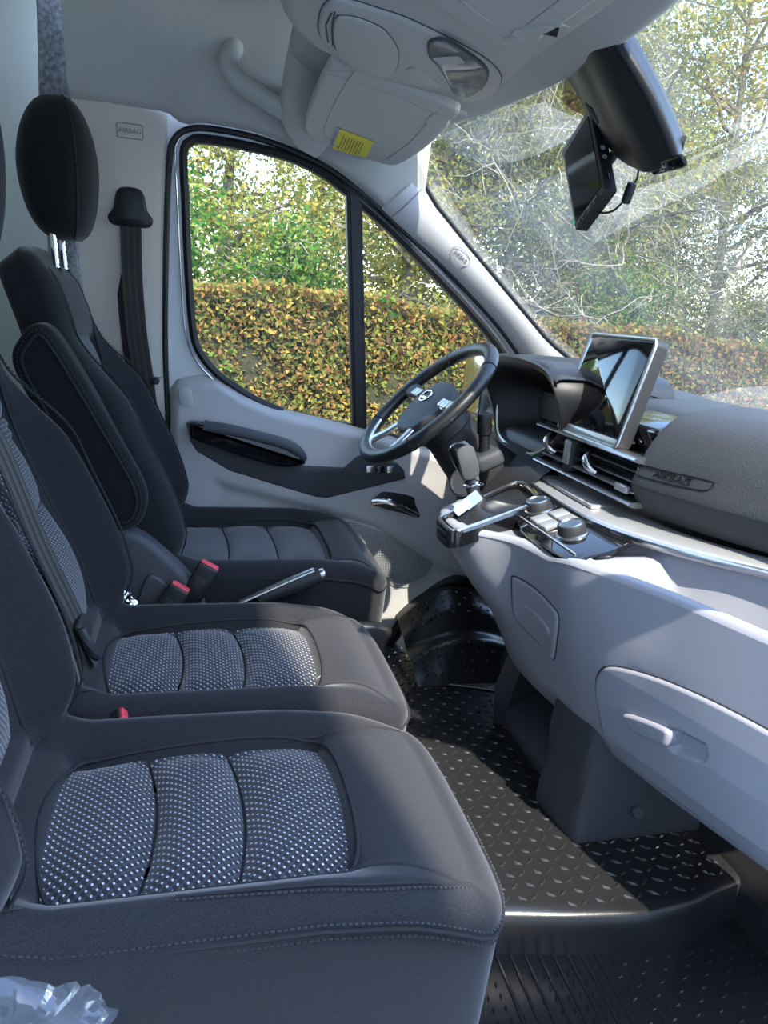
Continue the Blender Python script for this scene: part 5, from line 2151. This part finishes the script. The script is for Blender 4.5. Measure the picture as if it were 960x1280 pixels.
def tree(name, label, loc, h, spread, leafm, nleaf, ls, nb, seed, ntwig=260, lean=(0, 0), trunk_r=.09, low=.15):
    rnd_ = random.Random(seed)
    t_ = thing(name, (loc[0], loc[1], -.56), label, 'tree' if 'bush' not in name else 'bush', 'trees and thicket beyond the hedge')
    g_ = G()
    base = Vector((loc[0], loc[1], -.6))
    trunk = branch_path(base, (lean[0], lean[1], 1), h * .95, 9, .06, rnd_)
    g_.tube(trunk, [trunk_r * (1 - .9 * i / 9) + .008 for i in range(10)], 8)
    tips = []
    limbs = []
    for k in range(nb):
        f_ = low + (1 - low) * (k + rnd_.random()) / nb
        i = min(8, int(f_ * 9))
        p = trunk[i].lerp(trunk[i + 1], f_ * 9 - i)
        a = rnd_.random() * 6.283
        L = spread * (1.15 - .6 * f_) * rnd_.uniform(.6, 1.1)
        P = branch_path(p, (math.cos(a), math.sin(a), rnd_.uniform(.1, .9)), L, 6, .17, rnd_, .03)
        g_.tube(P, [trunk_r * .35 * (1 - .85 * q / 6) + .004 for q in range(7)], 5)
        limbs.append(P)
    g_.obj('trunk', 'bark', t_, 60)
    g_ = G()
    for k in range(ntwig):
        P0 = rnd_.choice(limbs)
        p = P0[rnd_.randint(1, 6)]
        L = rnd_.uniform(.35, 1.0) * spread * .5
        P = branch_path(p, (rnd_.gauss(0, 1), rnd_.gauss(0, 1), rnd_.gauss(.1, .8)), L, 4, .28, rnd_, .10)
        g_.tube(P, [.0062 * (1 - .18 * q) for q in range(5)], 3)
        tips.append(P)
    g_.obj('twigs', 'twig', t_, None, kind='stuff')
    vs_, fs_ = [], []
    for k in range(int(nleaf * 4.2)):
        P = rnd_.choice(tips)
        q = P[rnd_.randint(1, 4)]
        c = q + Vector((rnd_.gauss(0, .11), rnd_.gauss(0, .11), rnd_.gauss(0, .11)))
        leaf(vs_, fs_, c, rnd_.uniform(ls * .4, ls * .85), rnd_)
    leaf_obj('foliage', vs_, fs_, leafm, t_)
    return t_


spec = [
    # name, label, (x, y), height, spread, leaf, n, size, limbs
    ('leafy_bush', 'bright green leafy bush above the hedge seen in the rear of the side window', (-.9, 6.4), 2.5, 1.2, 'green_leaf', 4200, .055, 34),
    ('leafy_bush', 'green bush with yellowing tips growing behind the side window post', (.5, 6.6), 2.3, 1.1, 'green_leaf', 3600, .05, 30),
    ('autumn_tree', 'yellow leaved young tree with upright trunk behind the side window', (-.1, 7.8), 6.0, 1.7, 'yellow_leaf', 5200, .055, 34),
    ('autumn_tree', 'yellow green tree behind the quarter glass of the side window', (1.7, 7.2), 5.6, 1.7, 'yellow_leaf', 4600, .05, 34),
    ('thicket_tree', 'twiggy olive tree at the driver side edge of the windscreen', (3.1, 6.9), 5.2, 1.9, 'olive_leaf', 4200, .04, 40),
    ('thicket_tree', 'tangled bare tree with few olive leaves behind the touchscreen', (4.7, 7.2), 5.2, 1.9, 'olive_leaf', 3800, .04, 40),
    ('autumn_tree', 'tall yellow leaved tree rising above the mirror pod', (5.0, 9.2), 8.0, 2.5, 'yellow_leaf', 6000, .06, 40),
    ('thicket_tree', 'tangled bare tree with pale twigs at the passenger side of the windscreen', (6.5, 9.2), 5.0, 2.0, 'olive_leaf', 3600, .04, 40),
    ('autumn_tree', 'tall gold tinted tree at the passenger side, open sky between its twigs', (8.0, 9.4), 8.5, 2.6, 'yellow_leaf', 5200, .06, 38),
    ('thicket_tree', 'low dense thicket tree far along the hedge', (8.8, 7.8), 4.6, 2.0, 'olive_leaf', 3400, .04, 36),
    ('autumn_tree', 'broad yellow tree standing deep behind the green bushes', (1.2, 10.2), 8.0, 2.8, 'yellow_leaf', 5600, .065, 36),
    ('autumn_tree', 'broad olive gold tree deep behind the windscreen thicket', (3.6, 10.6), 8.0, 2.8, 'yellow_leaf', 5600, .065, 36),
    ('thicket_tree', 'dark olive tree far behind, filling between the trunks', (6.8, 11.2), 6.5, 2.8, 'olive_leaf', 5600, .07, 36),
    ('thicket_tree', 'olive tree at the far end of the hedge', (10.8, 9.2), 6.0, 2.6, 'olive_leaf', 4200, .055, 34),
    ('leafy_bush', 'rounded green bush close behind the hedge below the mirror pod', (3.9, 5.9), 2.3, .9, 'green_leaf', 2200, .035, 26),
    ('leafy_bush', 'small green bush poking over the hedge beside the dashboard end', (6.0, 6.0), 2.2, .9, 'olive_leaf', 2200, .035, 26),
    ('autumn_tree', 'yellow tree behind the rear edge of the side window', (-2.2, 9.0), 7.5, 2.4, 'yellow_leaf', 4800, .06, 34),
]
for i, (nm, lb, xy, h_, sp_, lm, nl, ls_, nb_) in enumerate(spec):
    tree(nm, lb, xy, h_, sp_, lm, nl, ls_, nb_, 100 + i * 7, ntwig=1100 if nm == 'thicket_tree' else 420, trunk_r=.10 if h_ > 5 else .05, low=.06 if 'tree' not in nm or nm == 'thicket_tree' else .15)

# unseen building and wing behind the camera, added to shade seats and lower cab
hs = thing('shade_house', (-3.5, -6.8, -.56), 'unseen rendered building with tiled roof, placed to shade the rear of the seats', 'shade_house')
g = G()
g.box((-3.98, -6.8, 3.3), (9.0, 5.6, 7.8), .02)
g.obj('shade_house_walls', 'render_wall', hs, 30)
g = G()
g.add([(-8.6, -3.9, 7.15), (.54, -3.9, 7.15), (.54, -6.8, 9.2), (-8.4, -6.8, 9.2), (-8.4, -9.9, 7.15), (.54, -9.9, 7.15)], [(0, 1, 2, 3), (3, 2, 5, 4), (0, 3, 4), (1, 5, 2), (0, 4, 5, 1)])
g.obj('shade_house_roof', 'roof_tile', hs, None)
for k in range(4):
    g = G()
    g.box((-6.6 + 1.9 * k, -3.99, 3.6), (1.0, .06, 1.3), .01)
    w_ = g.obj('window_frame', 'white_paint', hs)
    g = G()
    g.box((-6.6 + 1.9 * k, -3.97, 3.6), (.84, .06, 1.14), .01)
    g.obj('pane', 'gloss_black', w_)
ga = thing('shade_wing', (4.9, -6.0, -.56), 'unseen flat roofed wing, sized to shade the lower cab', 'shade_house')  # added out of view, roof height set by where the shade should end
g = G()
g.box((4.53, -6.0, 1.69), (8.0, 4.0, 4.52), .02)
g.obj('shade_wing_walls', 'render_wall', ga, 30)
g = G()
g.box((4.53, -6.0, 3.98), (8.06, 4.10, .12), .02)
g.obj('shade_wing_roof', 'roof_tile', ga, 30)
